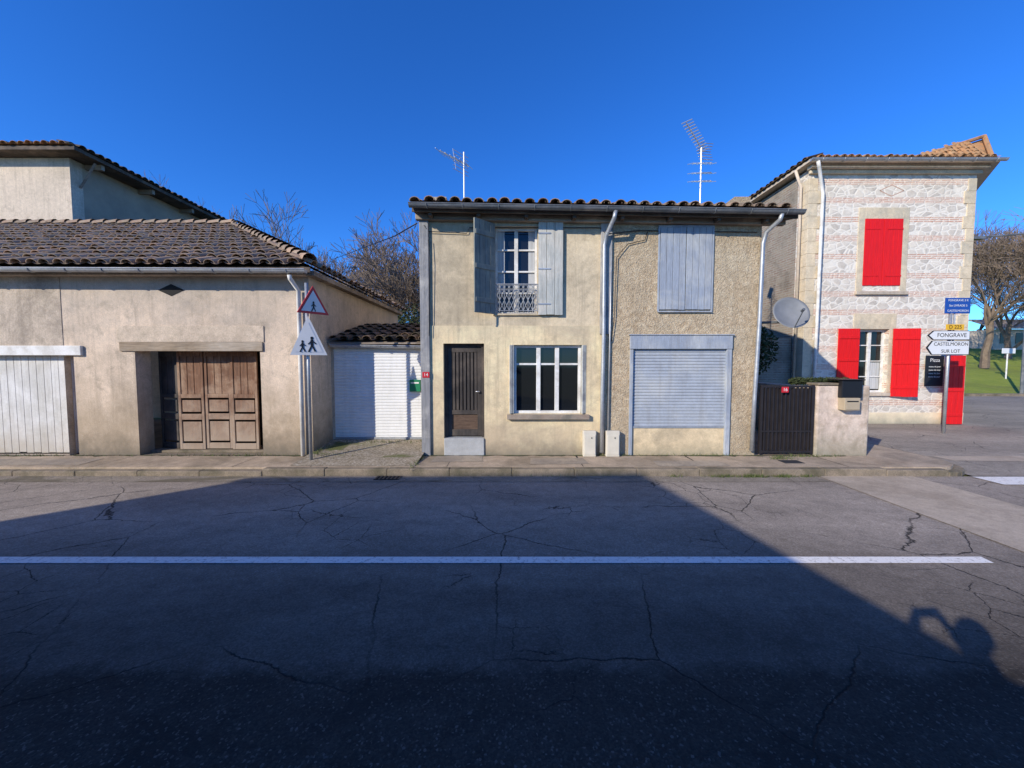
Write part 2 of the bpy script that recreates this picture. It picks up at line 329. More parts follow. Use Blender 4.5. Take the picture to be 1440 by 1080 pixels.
# ------------------------------------------------------------------ tiles
def tiles(name,O,U,V,wid,length,mat,parent,per=.23,course=.36,keep=None,r=None,lift=.035):
    O=Vector(O);U=Vector(U).normalized();V=Vector(V).normalized();Nn=U.cross(V).normalized()
    nu=int(wid/per);nv=int(math.ceil(length/course)); r=r or per*.40
    VV=[];FF=[];CC=[];S=6
    for i in range(nu):
        wob=random.uniform(-.014,.014)
        for j in range(nv):
            cu=(i+.5)*per; cv=(j+.5)*course
            p=O+U*cu+V*cv
            if keep and not keep(p): continue
            if j*course>=length: continue
            ln=min(course+.05,length-j*course+.02)
            c=random.random(); jx=random.uniform(-.014,.014)+wob; jz=random.uniform(-.008,.014); jv=random.uniform(-.035,.035); sk=random.uniform(-.018,.018)
            n0=len(VV)
            for (vv,rr,zz,dx) in ((0+jv,r*1.08,lift+jz,0),(ln+jv,r*.86,.005+jz,sk)):
                for (ro,th) in ((rr,0),(rr-.014,1)):
                    for k in range(S+1):
                        a=math.pi*k/S
                        VV.append(O+U*(cu+jx+dx-math.cos(a)*ro)+V*(j*course+vv)+Nn*(zz+math.sin(a)*ro*.75)); CC.append((c,0,0))
            q=S+1
            for k in range(S):
                FF.append((n0+k,n0+k+1,n0+2*q+k+1,n0+2*q+k))
                FF.append((n0+q+k+1,n0+q+k,n0+3*q+k,n0+3*q+k+1))
                FF.append((n0+k+1,n0+k,n0+q+k,n0+q+k+1))
            n0=len(VV); rc=r*.85
            for (vv,zz) in ((jv*.5-.02,.02),(ln,.0)):
                for k in range(S+1):
                    a=math.pi+math.pi*k/S
                    VV.append(O+U*(cu+per/2-math.cos(a)*-rc)+V*(j*course+vv)+Nn*(zz+.035+math.sin(a)*rc*.45)); CC.append((c*.6,0,0))
            for k in range(S): FF.append((n0+k,n0+q+k,n0+q+k+1,n0+k+1))
    return mesh(name,VV,FF,mat,parent,smooth=False,col=CC)
def gutter(name,x0,x1,z0,z1,y,r,mat,parent):
    m=MB();S=8;N=12
    for ro in (r,r-.006):
        n=len(m.V)
        for i in range(N+1):
            f=i/N; x=x0+(x1-x0)*f; z=z0+(z1-z0)*f
            for k in range(S+1):
                a=math.pi+math.pi*k/S
                m.V.append(Vector((x,y+math.cos(a)*ro,z+math.sin(a)*ro)))
        for i in range(N):
            for k in range(S):
                a=n+i*(S+1)+k; m.F.append((a,a+1,a+S+2,a+S+1))
    m.tube([(x0,y-r,z0),(x1,y-r,z1)],.011,6)
    for (x,z) in ((x0,z0),(x1,z1)):
        m.poly([(x,y+math.cos(math.pi+math.pi*k/S)*r,z+math.sin(math.pi+math.pi*k/S)*r) for k in range(S+1)])
    nb=int(abs(x1-x0)/.6)
    for i in range(nb):
        f=(i+.5)/nb;x=x0+(x1-x0)*f;z=z0+(z1-z0)*f
        m.tube([(x,y+math.cos(math.pi+math.pi*k/S)*(r+.006),z+math.sin(math.pi+math.pi*k/S)*(r+.006)) for k in range(S+1)],.007,4)
    return m.obj(name,mat,parent)
def window(name,r,y,cols,rows,parent,fr=.05,mu=.025,mats=None,split=None):
    mf,mg=mats or (white_pt,glass); x0,x1,z0,z1=r
    box(name+'_glass',x0+.01,x1-.01,y+.025,y+.035,z0+.01,z1-.01,mg,parent)
    m=MB()
    m.box(x0,x0+fr,y-.02,y+.05,z0,z1).box(x1-fr,x1,y-.02,y+.05,z0,z1)
    m.box(x0+fr,x1-fr,y-.02,y+.05,z1-fr,z1).box(x0+fr,x1-fr,y-.02,y+.05,z0,z0+fr)
    xs=split or [x0+(x1-x0)*i/cols for i in range(1,cols)]
    for i,x in enumerate(xs):
        w=fr*.75; m.box(x-w,x+w,y-.028,y+.045,z0+fr,z1-fr)
    for j in range(1,rows):
        z=z0+(z1-z0)*j/rows
        m.box(x0+fr,x1-fr,y-.012,y+.04,z-mu/2,z+mu/2)
    return m.obj(name+'_frame',mf,parent,bevel=.004)
# ------------------------------------------------------------------ ground
mesh('ground',[(-300,-300,-.03),(300,-300,-.03),(300,600,-.03),(-300,600,-.03)],[(0,1,2,3)],earth)
mesh('road',[(-90,.4,0),(90,.4,0),(90,6.075,0),(-90,6.075,0)],[(0,1,2,3)],road_m)
yl=3.44
line=mesh('road_centre_line',[(-60,yl-.07,.006),(4.35,yl-.058,.006),(4.37,yl+.056,.006),(-60,yl+.048,.006)],[(0,1,2,3)],line_m)
mesh('crossing_band',[(4.87,.4,.008),(6.47,.4,.008),(6.40,6.07,.008),(4.90,6.07,.008)],[(0,1,2,3)],strip_m)
m=MB()
for (a,b,c,d) in ((7.3,11.5,5.62,6.02),(7.3,11.5,4.5,5.0),(7.3,11.5,3.4,3.9)): m.poly([(a,c,.012),(b,c,.012),(b,d,.012),(a,d,.012)])
m.obj('zebra_crossing',line_m)
mesh('side_road',[(7.4,6.09,.002),(90,6.09,.002),(90,22,.002),(40,23,.002),(20,22.5,.002),(7.4,22,.002)],[tuple(range(6))],fore_m)
mesh('concrete_patch',[(8.2,7.05,.007),(10.2,7.0,.007),(10.2,7.42,.007),(8.15,7.4,.007)],[(0,1,2,3)],strip_m)
arc=[(7.0+ .55*math.sin(a),6.75-.55*math.cos(a)) for a in [i*math.pi/2/8 for i in range(9)]]
outer=[(-90,6.2)]+arc+[(7.55,11.6)]
MB().prism([(p[0],p[1],-.02) for p in outer]+[(-90,11.6,-.02)],(0,0,.14)).obj('pavement',pav_m)
ka=[(7.0+.68*math.sin(a),6.75-.68*math.cos(a)) for a in [i*math.pi/2/8 for i in range(9)]]
kpath=[(ka[i],arc[i]) for i in range(9)]
m=MB()
x=-40.
while x<6.9:
    x2=min(x+1.0,7.0); zt=.12-(max(0,x-5.2)/1.8)*.05-(.035 if x<-4.4 else 0)
    m.box(x+.0015,x2-.0015,6.07+random.uniform(-.008,.008),6.2,-.02,zt+random.uniform(-.004,.004)); x=x2
for i in range(8):
    (a,b),(c,d)=kpath[i],kpath[i+1]
    m.prism([(a[0],a[1],-.02),(c[0],c[1],-.02),(d[0],d[1],-.02),(b[0],b[1],-.02)],(0,0,.09))
m.box(7.55,7.68,6.76,11.5,-.02,.10)
m.obj('kerb',kerb_m,bevel=.014)
m=MB(); jr=random.Random(5); x=-14
while x<6.3:
    w_=jr.uniform(.006,.014); m.poly([(x,6.205,.1225),(x+w_,6.205,.1225),(x+w_+jr.uniform(-.02,.02),6.98,.1225),(x+jr.uniform(-.02,.0),6.98,.1225)]); x+=jr.uniform(1.1,2.4)
m.obj('pavement_joints',dark)
m=MB()
for (a,b,c,d) in ((-9.5,-7.2,6.28,6.75),(0.3,1.3,6.35,6.8),(2.4,3.6,6.22,6.6),(-1.4,-.5,6.5,6.96)): m.poly([(a,c,.1245),(b,c+.03,.1245),(b-.04,d,.1245),(a+.03,d-.02,.1245)])
m.obj('pavement_patches',surf('pavement_patch',(.24,.22,.19),(.19,.175,.15),(.3,.27,.22),s1=6,s3=2,fine=60,famt=.25))
# ragged strip of grit and moss along the wall feet
m=MB(); jr=random.Random(12)
for (xa_,xb_) in ((-13,-3.7),(-1.6,6.45)):
    pts=[];x=xa_
    while x<xb_: pts.append((x,6.98-abs(jr.gauss(.035,.03)))); x+=jr.uniform(.05,.14)
    pts.append((xb_,6.96))
    for i in range(len(pts)-1):
        (p,q),(r_,s_)=pts[i],pts[i+1]; m.poly([(p,q,.1268),(r_,s_,.1268),(r_,6.99,.1268),(p,6.99,.1268)])
m.obj('wall_foot_moss',moss_m)
g=grp('drain_cover',(-1.95,5.96,0)); mesh('pit',[(-2.15,5.86,.009),(-1.75,5.86,.009),(-1.75,6.06,.009),(-2.15,6.06,.009)],[(0,1,2,3)],dark,g)
m=MB()
for i in range(7): m.box(-2.14+i*.06,-2.11+i*.06,5.87,6.05,.010,.018)
m.obj('bars',iron,g)
m=MB(); m.box(4.62,4.95,6.42,6.62,.121,.127); m.obj('manhole_cover',iron)
mesh('road_gutter_strip',[(-90,5.72,.005),(4.86,5.78,.005),(4.86,6.068,.005),(-90,6.068,.005)],[(0,1,2,3)],asphalt('asphalt_gutter',(.25,.205,.155),(.34,.29,.225),.3,.4,scale=70,patch=((.13,.11,.07),.7)))
MB().box(-90,90,-1.6,.25,-.02,.12).obj('pavement_near',pav_m)
MB().box(-90,90,.25,.4,-.02,.125).obj('kerb_near',kerb_m,bevel=.01)
x0,x1=-3.66,-1.60
mesh('gravel_ramp',[(x0,6.25,.126),(x1,6.25,.126),(x1,7.9,.27),(x0,7.9,.27)],[(0,1,2,3)],gravel)
# ------------------------------------------------------------------ main house
Y=7.0
hs=grp('village_house',(1.4,7,0.12))
xl,xm,xr=-1.58,X(849,Y,500),4.46
zt=4.62; zs_=Z(458,Y)
w_up=R(696,318,756,441,Y); door=R(624,483,681,631,Y); w_lo=R(717,485,824,582,Y)
wall('wall_lower',xl+.06,xm,.10,zs_,Y,.35,[door,w_lo],cream_lo,hs)
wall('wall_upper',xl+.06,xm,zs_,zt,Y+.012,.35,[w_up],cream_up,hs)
shopr=R(885,472,1026,640,Y)
w_b=R(927,320,1000,436,Y)
shop_h=(shopr[0],shopr[1],.10001,shopr[3])
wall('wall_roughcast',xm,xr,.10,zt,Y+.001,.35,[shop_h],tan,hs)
box('wall_side_right',xr-.3,xr-.002,Y+.36,13,.1,zt+.3,tan,hs)
box('wall_side_left',xl+.06,xl+.35,Y+.37,13,.1,zt+.3,cream_up,hs)
box('wall_back',xl+.06,xr-.002,13,13.3,.1,zt+.3,cream_up,hs)
box('timber_post',xl-.07,xl+.095,Y-.045,Y+.3,.12,4.5,wood_grey,hs,.01)
a,b=X(844,Y,400),X(859,Y,400)
box('pilaster_timber',a,b,Y-.04,Y+.02,Z(470,Y),4.42,wood_grey,hs,.008)
dx0,dx1,dz0,dz1=door; yd=Y+.12
zst=Z(616,Y)
MB().box(dx0+.002,dx1-.002,Y-.03,Y+.3,.12,zst).obj('door_step',surf('step_stone',(.36,.36,.35),(.28,.28,.27),None,s1=6,g=1.2),hs,bevel=.012)
m=MB(); fr=.055
m.box(dx0,dx0+fr,yd-.03,yd+.05,zst,dz1).box(dx1-fr,dx1,yd-.03,yd+.05,zst,dz1).box(dx0+fr,dx1-fr,yd-.03,yd+.05,dz1-fr,dz1)
a0,a1=dx0+fr,dx1-fr
m.box(a0,a0+.08,yd,yd+.04,zst+.02,dz1-fr).box(a1-.08,a1,yd,yd+.04,zst+.02,dz1-fr)
m.box(a0+.08,a1-.08,yd,yd+.04,zst+.02,zst+.14).box(a0+.08,a1-.08,yd,yd+.04,zst+.42,zst+.50).box(a0+.08,a1-.08,yd,yd+.04,dz1-fr-.1,dz1-fr)
k=7
for i in range(k):
    xa=a0+.08+(a1-a0-.16)*(i+.15)/k; xb=a0+.08+(a1-a0-.16)*(i+.85)/k
    m.box(xa,xb,yd+.008,yd+.03,zst+.5,dz1-fr-.1)
m.obj('door_leaf',wood_dark,hs,bevel=.004)
box('door_panel_low',a0+.08,a1-.08,yd+.022,yd+.04,zst+.14,zst+.42,surf('wood_worn',(.14,.09,.06),(.08,.05,.035),None,s1=2,fine=9,stretch=(3,14,14),g=1.),hs)
box('door_back',a0+.04,a1-.04,yd+.041,yd+.05,zst,dz1-fr,dark,hs)
MB().tube([(a1-.04,yd,zst+.85),(a1-.04,yd-.05,zst+.85),(a1-.11,yd-.055,zst+.85)],.01,8).obj('door_handle',alu,hs,smooth=True)
window('window_upper',w_up,Y+.14,2,4,hs,.045,.03)
for q_ in ((w_up[0]+.05,w_up[0]+.17),(w_up[1]-.16,w_up[1]-.05)): box('window_upper_curtain',q_[0],q_[1],Y+.158,Y+.1645,w_up[2]+.4,w_up[3]-.05,curtain,hs)
def shutter(name,x0,x1,y,z0,z1,mat,parent,n=4,M=None,bat=True,th=.03):
    m=MB(); w=(x1-x0)/n
    for i in range(n): m.box(x0+i*w+.003,x0+(i+1)*w-.003,y+random.uniform(0,.004),y+th,z0+random.uniform(0,.01),z1,M)
    if bat:
        for f in (.14,.5,.86):
            z=z0+(z1-z0)*f; m.box(x0+.02,x1-.02,y-.018,y-.0005,z-.04,z+.04,M)
    return m.obj(name,mat,parent,bevel=.004)
sr=R(757,312,792,443,Y-.06)
shutter('shutter_open_right',sr[0],sr[1],Y-.06,sr[2],sr[3],shut_grey,hs,3,bat=False)
m=MB()
for f in (.12,.5,.88):
    z=sr[2]+(sr[3]-sr[2])*f; m.box(sr[0],sr[0]+.22,Y-.068,Y-.061,z-.012,z+.012); 
m.obj('shutter_straps',zinc,hs)
hx=w_up[0]-.01
M=Matrix.Translation((hx,Y-.02,0))@Matrix.Rotation(math.radians(42),4,'Z')
shutter('shutter_open_left',-.46,0,-.03,w_up[2]-.02,w_up[3]+.03,shut_dark,hs,4,M=M)
m=MB(); rx0,rx1=w_up[0],w_up[1]; rz0,rz1=Z(440,Y),Z(400,Y); ry=Y-.015
m.tube([(rx0-.01,ry,rz1),(rx1+.01,ry,rz1)],.012,6).tube([(rx0-.01,ry,rz1-.10),(rx1+.01,ry,rz1-.10)],.008,6).tube([(rx0-.01,ry,rz0+.04),(rx1+.01,ry,rz0+.04)],.008,6)
nb=9
for i in range(nb+1):
    xx=rx0+(rx1-rx0)*i/nb
    if i<nb:
        c=xx+(rx1-rx0)/nb/2; r_=.034
        m.tube([(c+r_*math.cos(q*math.pi/5),ry,rz1-.05+r_*math.sin(q*math.pi/5)) for q in range(11)],.005,4,False)
        h=(rz1-.10-rz0-.04)
        for q in (0,1):
            za=rz0+.04+h*q/2; zb=za+h/2
            m.tube([(xx,ry,za),(xx+(rx1-rx0)/nb,ry,zb)],.006,4).tube([(xx+(rx1-rx0)/nb,ry,za),(xx,ry,zb)],.006,4)
    m.tube([(xx,ry,rz0+.02),(xx,ry,rz1)],.006 if 0<i<nb else .011,4)
m.obj('window_railing',zinc,hs)
box('window_upper_sill',w_up[0]-.04,w_up[1]+.04,Y-.03,Y+.12,w_up[2]-.035,w_up[2]-.001,cream_up,hs,.008)
x0,x1,z0,z1=w_lo
window('window_lower',(x0+.07,x1-.08,z0,z1),Y+.10,3,1,hs,.05,.03,split=[X(757,7.1,530),X(783,7.1,530)])
m=MB()
zz=Z(512,7.1); m.box(x0+.12,x1-.13,Y+.087,Y+.14,zz-.018,zz+.018); m.obj('window_lower_crossbar',white_pt,hs,bevel=.003)
m=MB()
for s,(a,b) in enumerate(((x0-.01,x0+.07),(x1-.08,x1+.0))):
    for q in range(3):
        xa=a+(b-a)*q/3; m.box(xa+.002,xa+(b-a)/3-.002,Y-.04+.015*q,Y+.12,z0+.01,z1-.005)
m.obj('folded_shutters',surf('paint_shutter_pale',(.48,.47,.41),(.36,.35,.31),(.28,.27,.25),s1=6,s3=3,fine=30,g=1.2),hs,bevel=.003)
sl=R(713,583,829,590,Y-.07)
box('window_lower_sill',sl[0],sl[1],Y-.08,Y+.12,sl[2],sl[3]-.004,surf('sill_brick',(.27,.20,.15),(.33,.27,.21),(.18,.16,.13),s1=8,s3=3,g=1.),hs,.006)
shutter('shutters_closed',w_b[0]+.005,(w_b[0]+w_b[1])/2-.004,Y-.035,w_b[2],w_b[3],blue_pt,hs,4,bat=False)
shutter('shutters_closed_r',(w_b[0]+w_b[1])/2+.004,w_b[1]-.005,Y-.035,w_b[2],w_b[3],blue_pt,hs,4,bat=False)
m=MB()
m.box(w_b[0]-.03,w_b[0],Y-.03,Y+.002,w_b[2]-.02,w_b[3]+.03).box(w_b[1],w_b[1]+.03,Y-.03,Y+.002,w_b[2]-.02,w_b[3]+.03).box(w_b[0],w_b[1],Y-.03,Y+.002,w_b[3]+.003,w_b[3]+.03).box(w_b[0]-.02,w_b[1]+.02,Y-.045,Y+.002,w_b[2]-.045,w_b[2]-.021)
m.obj('shutters_frame',blue_pt,hs,bevel=.004)
sx0,sx1,_,sz1=shopr
zl=Z(491,Y); zb=Z(600,Y)
box('shop_lintel',sx0-.01,sx1+.01,Y-.045,Y+.1,zl,sz1,blue_pt,hs,.01)
box('shop_lintel_cap',sx0-.03,sx1+.03,Y-.06,Y+.0,sz1+.002,sz1+.022,blue_pt,hs,.006)
box('shop_jamb_l',sx0-.005,sx0+.055,Y-.03,Y+.1,.12,zl-.002,blue_pt,hs,.008)
box('shop_jamb_r',sx1-.085,sx1+.005,Y-.035,Y+.1,.12,zl-.002,blue_pt,hs,.008)
corrug('roller_shutter',sx0+.055,sx1-.085,zb,zl-.002,Y+.03,.055,.011,blue_sh,hs)
box('roller_bottom_bar',sx0+.057,sx1-.087,Y+.0,Y+.028,zb-.03,zb+.01,zinc,hs,.004)
box('shop_infill',sx0+.055,sx1-.085,Y+.01,Y+.3,.10,zb-.031,surf('plaster_infill',(.52,.46,.32),(.46,.40,.28),(.36,.32,.23),s1=2,s3=1.4,fine=50,stains=[(.1,.4,(.2,.19,.13),.6)],blotch=.3),hs)
box('shop_back',sx0,sx1,Y+.25,Y+.3,zb,sz1,dark,hs)
for i,(a,b,c,d) in enumerate(((820,606,838,642),(852,606,871,642))):
    r=R(a,b,c,d,Y-.1)
    e=grp('utility_box',((r[0]+r[1])/2,Y-.1,.12))
    box('housing',r[0],r[1],Y-.13,Y-.002,.121,r[3],boxw,e,.012)
    box('cover',r[0]+.015,r[1]-.015,Y-.142,Y-.131,.16,r[3]-.07,boxw,e,.006)
    MB().tube([((r[0]+r[1])/2+.03,Y-.146,r[3]-.12),((r[0]+r[1])/2+.03,Y-.150,r[3]-.12)],.012,8).obj('lock',black,e)
# roof
ye=6.72
gl=W(576,288,6.66); gr=W(1128,298,6.66)
gx0,gx1=gl.x,gr.x; gz0,gz1=gl.z,gr.z
box_t=MB()
box_t.V+=[Vector(p) for p in [(gx0+.03,ye+.03,gz0+.03),(gx1-.03,ye+.03,gz1+.03),(gx1-.03,11,gz1+1.28),(gx0+.03,11,gz0+1.28),
                      (gx0+.03,ye+.03,gz0+.06),(gx1-.03,ye+.03,gz1+.06),(gx1-.03,11,gz1+1.31),(gx0+.03,11,gz0+1.31)]]
box_t.F+=[(0,3,2,1),(4,5,6,7),(0,1,5,4),(1,2,6,5),(2,3,7,6),(3,0,4,7)]
box_t.obj('roof_boards',fascia_m,hs)
sl_=.292
tiles('roof_tiles',(gx0,ye-.06,gz0+.050),(gx1-gx0,0,gz1-gz0),(0,1,sl_),gx1-gx0+.01,4.4,tile_old,hs,per=.215,course=.37,lift=.022)
MB().prism([(gx0+.03,11,gz0+1.29),(gx1-.03,11,gz1+1.29),(gx1-.03,14.5,gz1+.2),(gx0+.03,14.5,gz0+.2)],(0,0,.08)).obj('roof_back',tile_dark,hs)
MB().poly([(xr-.15,7.3,4.3),(xr-.15,13.2,4.3),(xr-.15,11,5.6)]).poly([(xl+.2,7.3,4.3),(xl+.2,13.2,4.3),(xl+.2,11,5.6)]).obj('gable_infill',tan,hs)
gutter('gutter',gx0,gx1,gz0,gz1,6.62,.06,zinc_dk,hs)
MB().prism([(gx0+.02,ye,gz0-.085),(gx1-.02,ye,gz1-.085),(gx1-.02,ye,gz1+.028),(gx0+.02,ye,gz0+.028)],(0,.03,0)).obj('fascia',fascia_m,hs)
MB().prism([(gx0+.02,ye+.031,gz0-.07),(gx1-.02,ye+.031,gz1-.07),(gx1-.02,Y+.0,gz1-.02),(gx0+.02,Y+.0,gz0-.02)],(0,0,.02)).obj('soffit',fascia_m,hs)
wp=MB(); wp.prism([(xl-.12,Y-.10,gz0-.15),(gx1-.1,Y-.10,gz1-.125),(gx1-.1,Y-.10,gz1-.035),(xl-.12,Y-.10,gz0-.045)],(0,.098,0)); wp.obj('wall_plate_beam',wood_beam,hs,bevel=.006)
m=MB()
for i in range(8):
    f=(i+.35)/8; x=gx0+(gx1-gx0)*f; z=gz0+(gz1-gz0)*f; m.box(x,x+.06,ye+.04,Y-.101,z-.13,z-.06)
m.obj('rafter_feet',fascia_m,hs)
tube('downspout_centre',[W(866,296,6.62),W(864,306,6.64),W(853,330,6.90),W(850,345,6.92),W(849,470,6.92),W(847,560,6.92),W(846,636,6.92)],.036,zinc,hs)
tube('pipe_small',[(xm+.11,Y-.03,4.3),(xm+.1,Y-.03,2.2),(xm+.085,Y-.03,.13)],.016,zinc,hs)
tube('downspout_right',[W(1100,300,6.62),W(1097,309,6.66),W(1078,326,6.90),W(1073,342,6.92),W(1068,450,6.92),W(1061,560,6.92),W(1057,634,6.92)],.036,zinc,hs)
tube('facade_cable',[(xl+.02,Y-.06,4.25),(xl+.1,Y-.03,4.15),(w_up[0]-.5,Y-.02,4.12),(w_up[0]-.45,Y-.02,4.22),(xm-.1,Y-.02,4.22),(xm+.0,Y-.05,4.1),(xm+.6,Y-.02,4.17),(xr-.1,Y-.02,4.14)],.007,black,hs,5)
tube('facade_cable_2',[(xl+.1,Y-.06,4.0),(xl+.12,Y-.06,3.6),(xl+.09,Y-.06,2.3)],.006,black,hs,5)
tube('facade_cable_3',[(xm+.75,Y-.02,4.15),(xm+.70,Y-.03,4.0),(xm+.4,Y-.03,3.93),(xm+.2,Y-.04,3.7),(xm+.17,Y-.04,2.6),(xm+.12,Y-.04,2.2)],.007,black,hs,5)
def text(s,x,y,z,size,mat,parent,rotz=0,align='CENTER',sx=1.0):
    c=bpy.data.curves.new('txt','FONT'); c.body=s; c.size=size; c.align_x=align; c.align_y='CENTER'; c.extrude=.0008
    o=bpy.data.objects.new('txt',c); COL.objects.link(o)
    bpy.context.view_layer.update()
    me=bpy.data.meshes.new_from_object(o.evaluated_get(bpy.context.evaluated_depsgraph_get()))
    bpy.data.objects.remove(o)
    me.transform(Matrix.Translation((x,y,z))@Matrix.Rotation(rotz,4,'Z')@Matrix.Rotation(math.pi/2,4,'X')@Matrix.Diagonal((sx,1,1,1)))
    me.materials.clear(); me.materials.append(mat)
    ob=bpy.data.objects.new('lettering',me); link(ob,parent); return ob
def plate(pr,y,txt,parent=None):
    e=grp('house_number_plate',((pr[0]+pr[1])/2,y,pr[2]))
    box('plate',pr[0],pr[1],y-.006,y,pr[2],pr[3],red_sm,e,.002)
    text(txt,(pr[0]+pr[1])/2,y-.008,(pr[2]+pr[3])/2,(pr[3]-pr[2])*.8,sign_w,e)
plate(R(594,523,604,531,Y-.05),Y-.05,'14')
plate(R(1099,544,1109,552,6.93),6.93,'16')
# antennas
def antenna(base_px,top_py,Yp,name,style):
    b=W(base_px,300,Yp); t_=W(base_px,top_py,Yp); 
    e=grp(name,(b.x,Yp,b.z)); m=MB()
    x=b.x; zt_=t_.z
    m.tube([(x,Yp,b.z-.4),(x,Yp,zt_)],.018,6)
    s=Yp/F
    if style==0:
        bm=[(x-32*s,Yp-.1,zt_-1*s),(x+6*s,Yp+.05,zt_-18*s)]
        m.tube(bm,.012,5)
        for i in range(7):
            f=i/6; px=bm[0][0]+(bm[1][0]-bm[0][0])*f; pz=bm[0][2]+(bm[1][2]-bm[0][2])*f
            m.tube([(px-.06,Yp-.3,pz-.05),(px+.06,Yp+.3,pz+.07)],.008,4)
        for i in range(6): 
            zz=zt_-4*s-i*5*s; m.tube([(x-14*s,Yp-.12,zz+4*s),(x+5*s,Yp+.12,zz)],.007,4)
        m.tube([(x-14*s,Yp-.12,zt_+1*s),(x-10*s,Yp-.12,zt_-26*s)],.008,4)
    else:
        bm=[Vector((x-28*s,Yp-.25,zt_+24*s)),Vector((x+6*s,Yp+.1,zt_-2*s))]
        m.tube(bm,.014,5)
        for i in range(12):
            p=bm[0].lerp(bm[1],i/11); m.tube([p+Vector((-.12,-.05,-.05)),p+Vector((.15,.05,.11))],.011,4)
        for i in range(4):
            for sgn in (-1,1):
                p=bm[1]+Vector((.02*i,0,sgn*.06*i)); m.tube([p+Vector((-.18,-.04,0)),p+Vector((.18,.04,0.02))],.009,4)
        for zz in (zt_-20*s,zt_-33*s,zt_-44*s):
            m.tube([(x-14*s,Yp-.05,zz-2*s),(x+16*s,Yp+.05,zz+2*s)],.010,4)
            for k in range(6):
                xx=x-14*s+30*s*k/5; m.tube([(xx-.02,Yp-.2,zz-6*s),(xx+.02,Yp+.2,zz+4*s)],.008,4)
    m.obj('mast_and_elements',alu,e)
antenna(653,214,9.0,'tv_antenna',0)
antenna(984,208,9.0,'tv_antenna',1)
# satellite dish
e=grp('satellite_dish',(5.0,7.1,2.9)); dc=W(1113,439,7.0); rd=.30
V=[];Fc=[];S=28;RR=8
ax=Vector((-.15,-.88,.40)).normalized(); ua=ax.cross(Vector((0,0,1))).normalized(); va=ua.cross(ax).normalized()
for q in (0,1):
    for i in range(RR+1):
        r=rd*i/RR; dep=.09*(1-(r/rd)**2)
        for k in range(S):
            a=2*math.pi*k/S; V.append(dc-ax*dep-ax*(.012*q)+ua*r*math.cos(a)+va*r*1.06*math.sin(a))
nn=(RR+1)*S
for q in (0,1):
    for i in range(RR):
        for k in range(S):
            k2=(k+1)%S; a=q*nn+i*S; Fc.append((a+k,a+k2,a+S+k2,a+S+k))
for k in range(S):
    k2=(k+1)%S; Fc.append((RR*S+k,RR*S+k2,nn+RR*S+k2,nn+RR*S+k))
mesh('reflector',V,Fc,plas,e,smooth=True)
m=MB(); foc=dc+ax*.36-va*.16
m.tube([dc-va*rd*1.02,foc],.010,6).tube([foc,foc-ax*.07],.024,10)
m.tube([dc-ax*.1,dc-ax*.25+Vector((0,0,-.05)),(xr+.02,7.45,dc.z-.15)],.025,8)
m.obj('arm_and_lnb',zinc_dk,e)
# gate
gy=6.98
gr_=R(1066,542,1145,632,gy)
e=grp('metal_gate',(gr_[0],gy,.12)); m=MB(); a,b,c,d=gr_; a+=.04
m.box(a,a+.045,gy,gy+.04,.15,d).box(b-.05,b-.005,gy,gy+.04,.15,d).box(a+.045,b-.05,gy,gy+.04,d-.04,d).box(a+.045,b-.05,gy,gy+.04,.17,.21).box(a+.045,b-.05,gy,gy+.04,.55,.58)
nb=12
for i in range(nb):
    xx=a+.05+(b-a-.1)*(i+.5)/nb; m.box(xx-.014,xx+.014,gy+.006,gy+.03,.21,d-.04)
m.obj('frame_and_bars',gate_m,e)
box('infill_sheet',a+.045,b-.05,gy+.032,gy+.036,.22,d-.05,gate_m,e)
pl=R(1147,541,1221,636,gy)
e=grp('garden_wall',(pl[0],gy,.1))
m=MB(); px0,px1,pz1=pl[0],pl[1],pl[3]
m.box(px0,px1,gy-.02,gy+.26,.0,pz1-.015)
o=m.obj('wall_body',wall_white,e,bevel=.03)
box('wall_coping',px0-.0,px1-.45,gy-.04,gy+.28,pz1-.012,pz1+.03,kerb_m,e,.012)
box('wall_return',px1-.25,px1-.002,gy+.27,11.4,.0,pz1-.1,wall_white,e,.02)
r=R(1184,535,1213,577,gy-.12)
e=grp('letter_box_black',(r[0],gy-.1,r[2])); box('body',r[0],r[1],gy-.12,gy-.022,r[2]+.22,r[3],black,e,.015)
box('lid',r[0]-.02,r[1]+.02,gy-.15,gy+.2,r[3]+.002,r[3]+.02,black,e,.006)
r=R(1186,558,1208,577,gy-.14)
e=grp('letter_box',(r[0],gy-.14,r[2])); box('body',r[0],r[1],gy-.17,gy-.022,r[2],r[3]-.02,beige,e,.01); box('slot',r[0]+.04,r[1]-.04,gy-.176,gy-.171,r[3]-.09,r[3]-.07,black,e); box('door',r[0]+.02,r[1]-.02,gy-.178,gy-.171,r[2]+.02,r[3]-.12,beige,e,.003)
# ------------------------------------------------------------------ recessed garage
e=grp('recessed_garage',(-2.6,7.8,.2)); yg=7.8
gx_0,gx_1=-3.60,-1.60; gz_0=.262; gz_1=Z(490,yg)
box('jamb_left',-3.668,-3.60,yg-.02,yg+.3,.1,gz_1+.1,pale_wall,e)
corrug('roller_door',gx_0,gx_1,gz_0,gz_1,yg,.06,.009,white_rol,e)
box('lintel',gx_0,gx_1,yg-.03,yg+.25,gz_1,gz_1+.07,white_dr,e,.01)
box('bottom_bar',gx_0,gx_1,yg-.03,yg-.014,gz_0,gz_0+.05,zinc,e,.004)
gutter('gutter',gx_0,gx_1,Z(485,7.65),Z(487,7.65),7.66,.05,zinc,e)
tiles('roof_tiles',(-3.62,7.6,2.25),(1,0,0),(0,1,.24),2.05,2.1,tile_dark,e,per=.22)
MB().prism([(-3.66,7.62,2.19),(-1.6,7.62,2.19),(-1.6,9.7,2.69),(-3.66,9.7,2.69)],(0,0,.03)).obj('roof_boards',wood_beam,e)
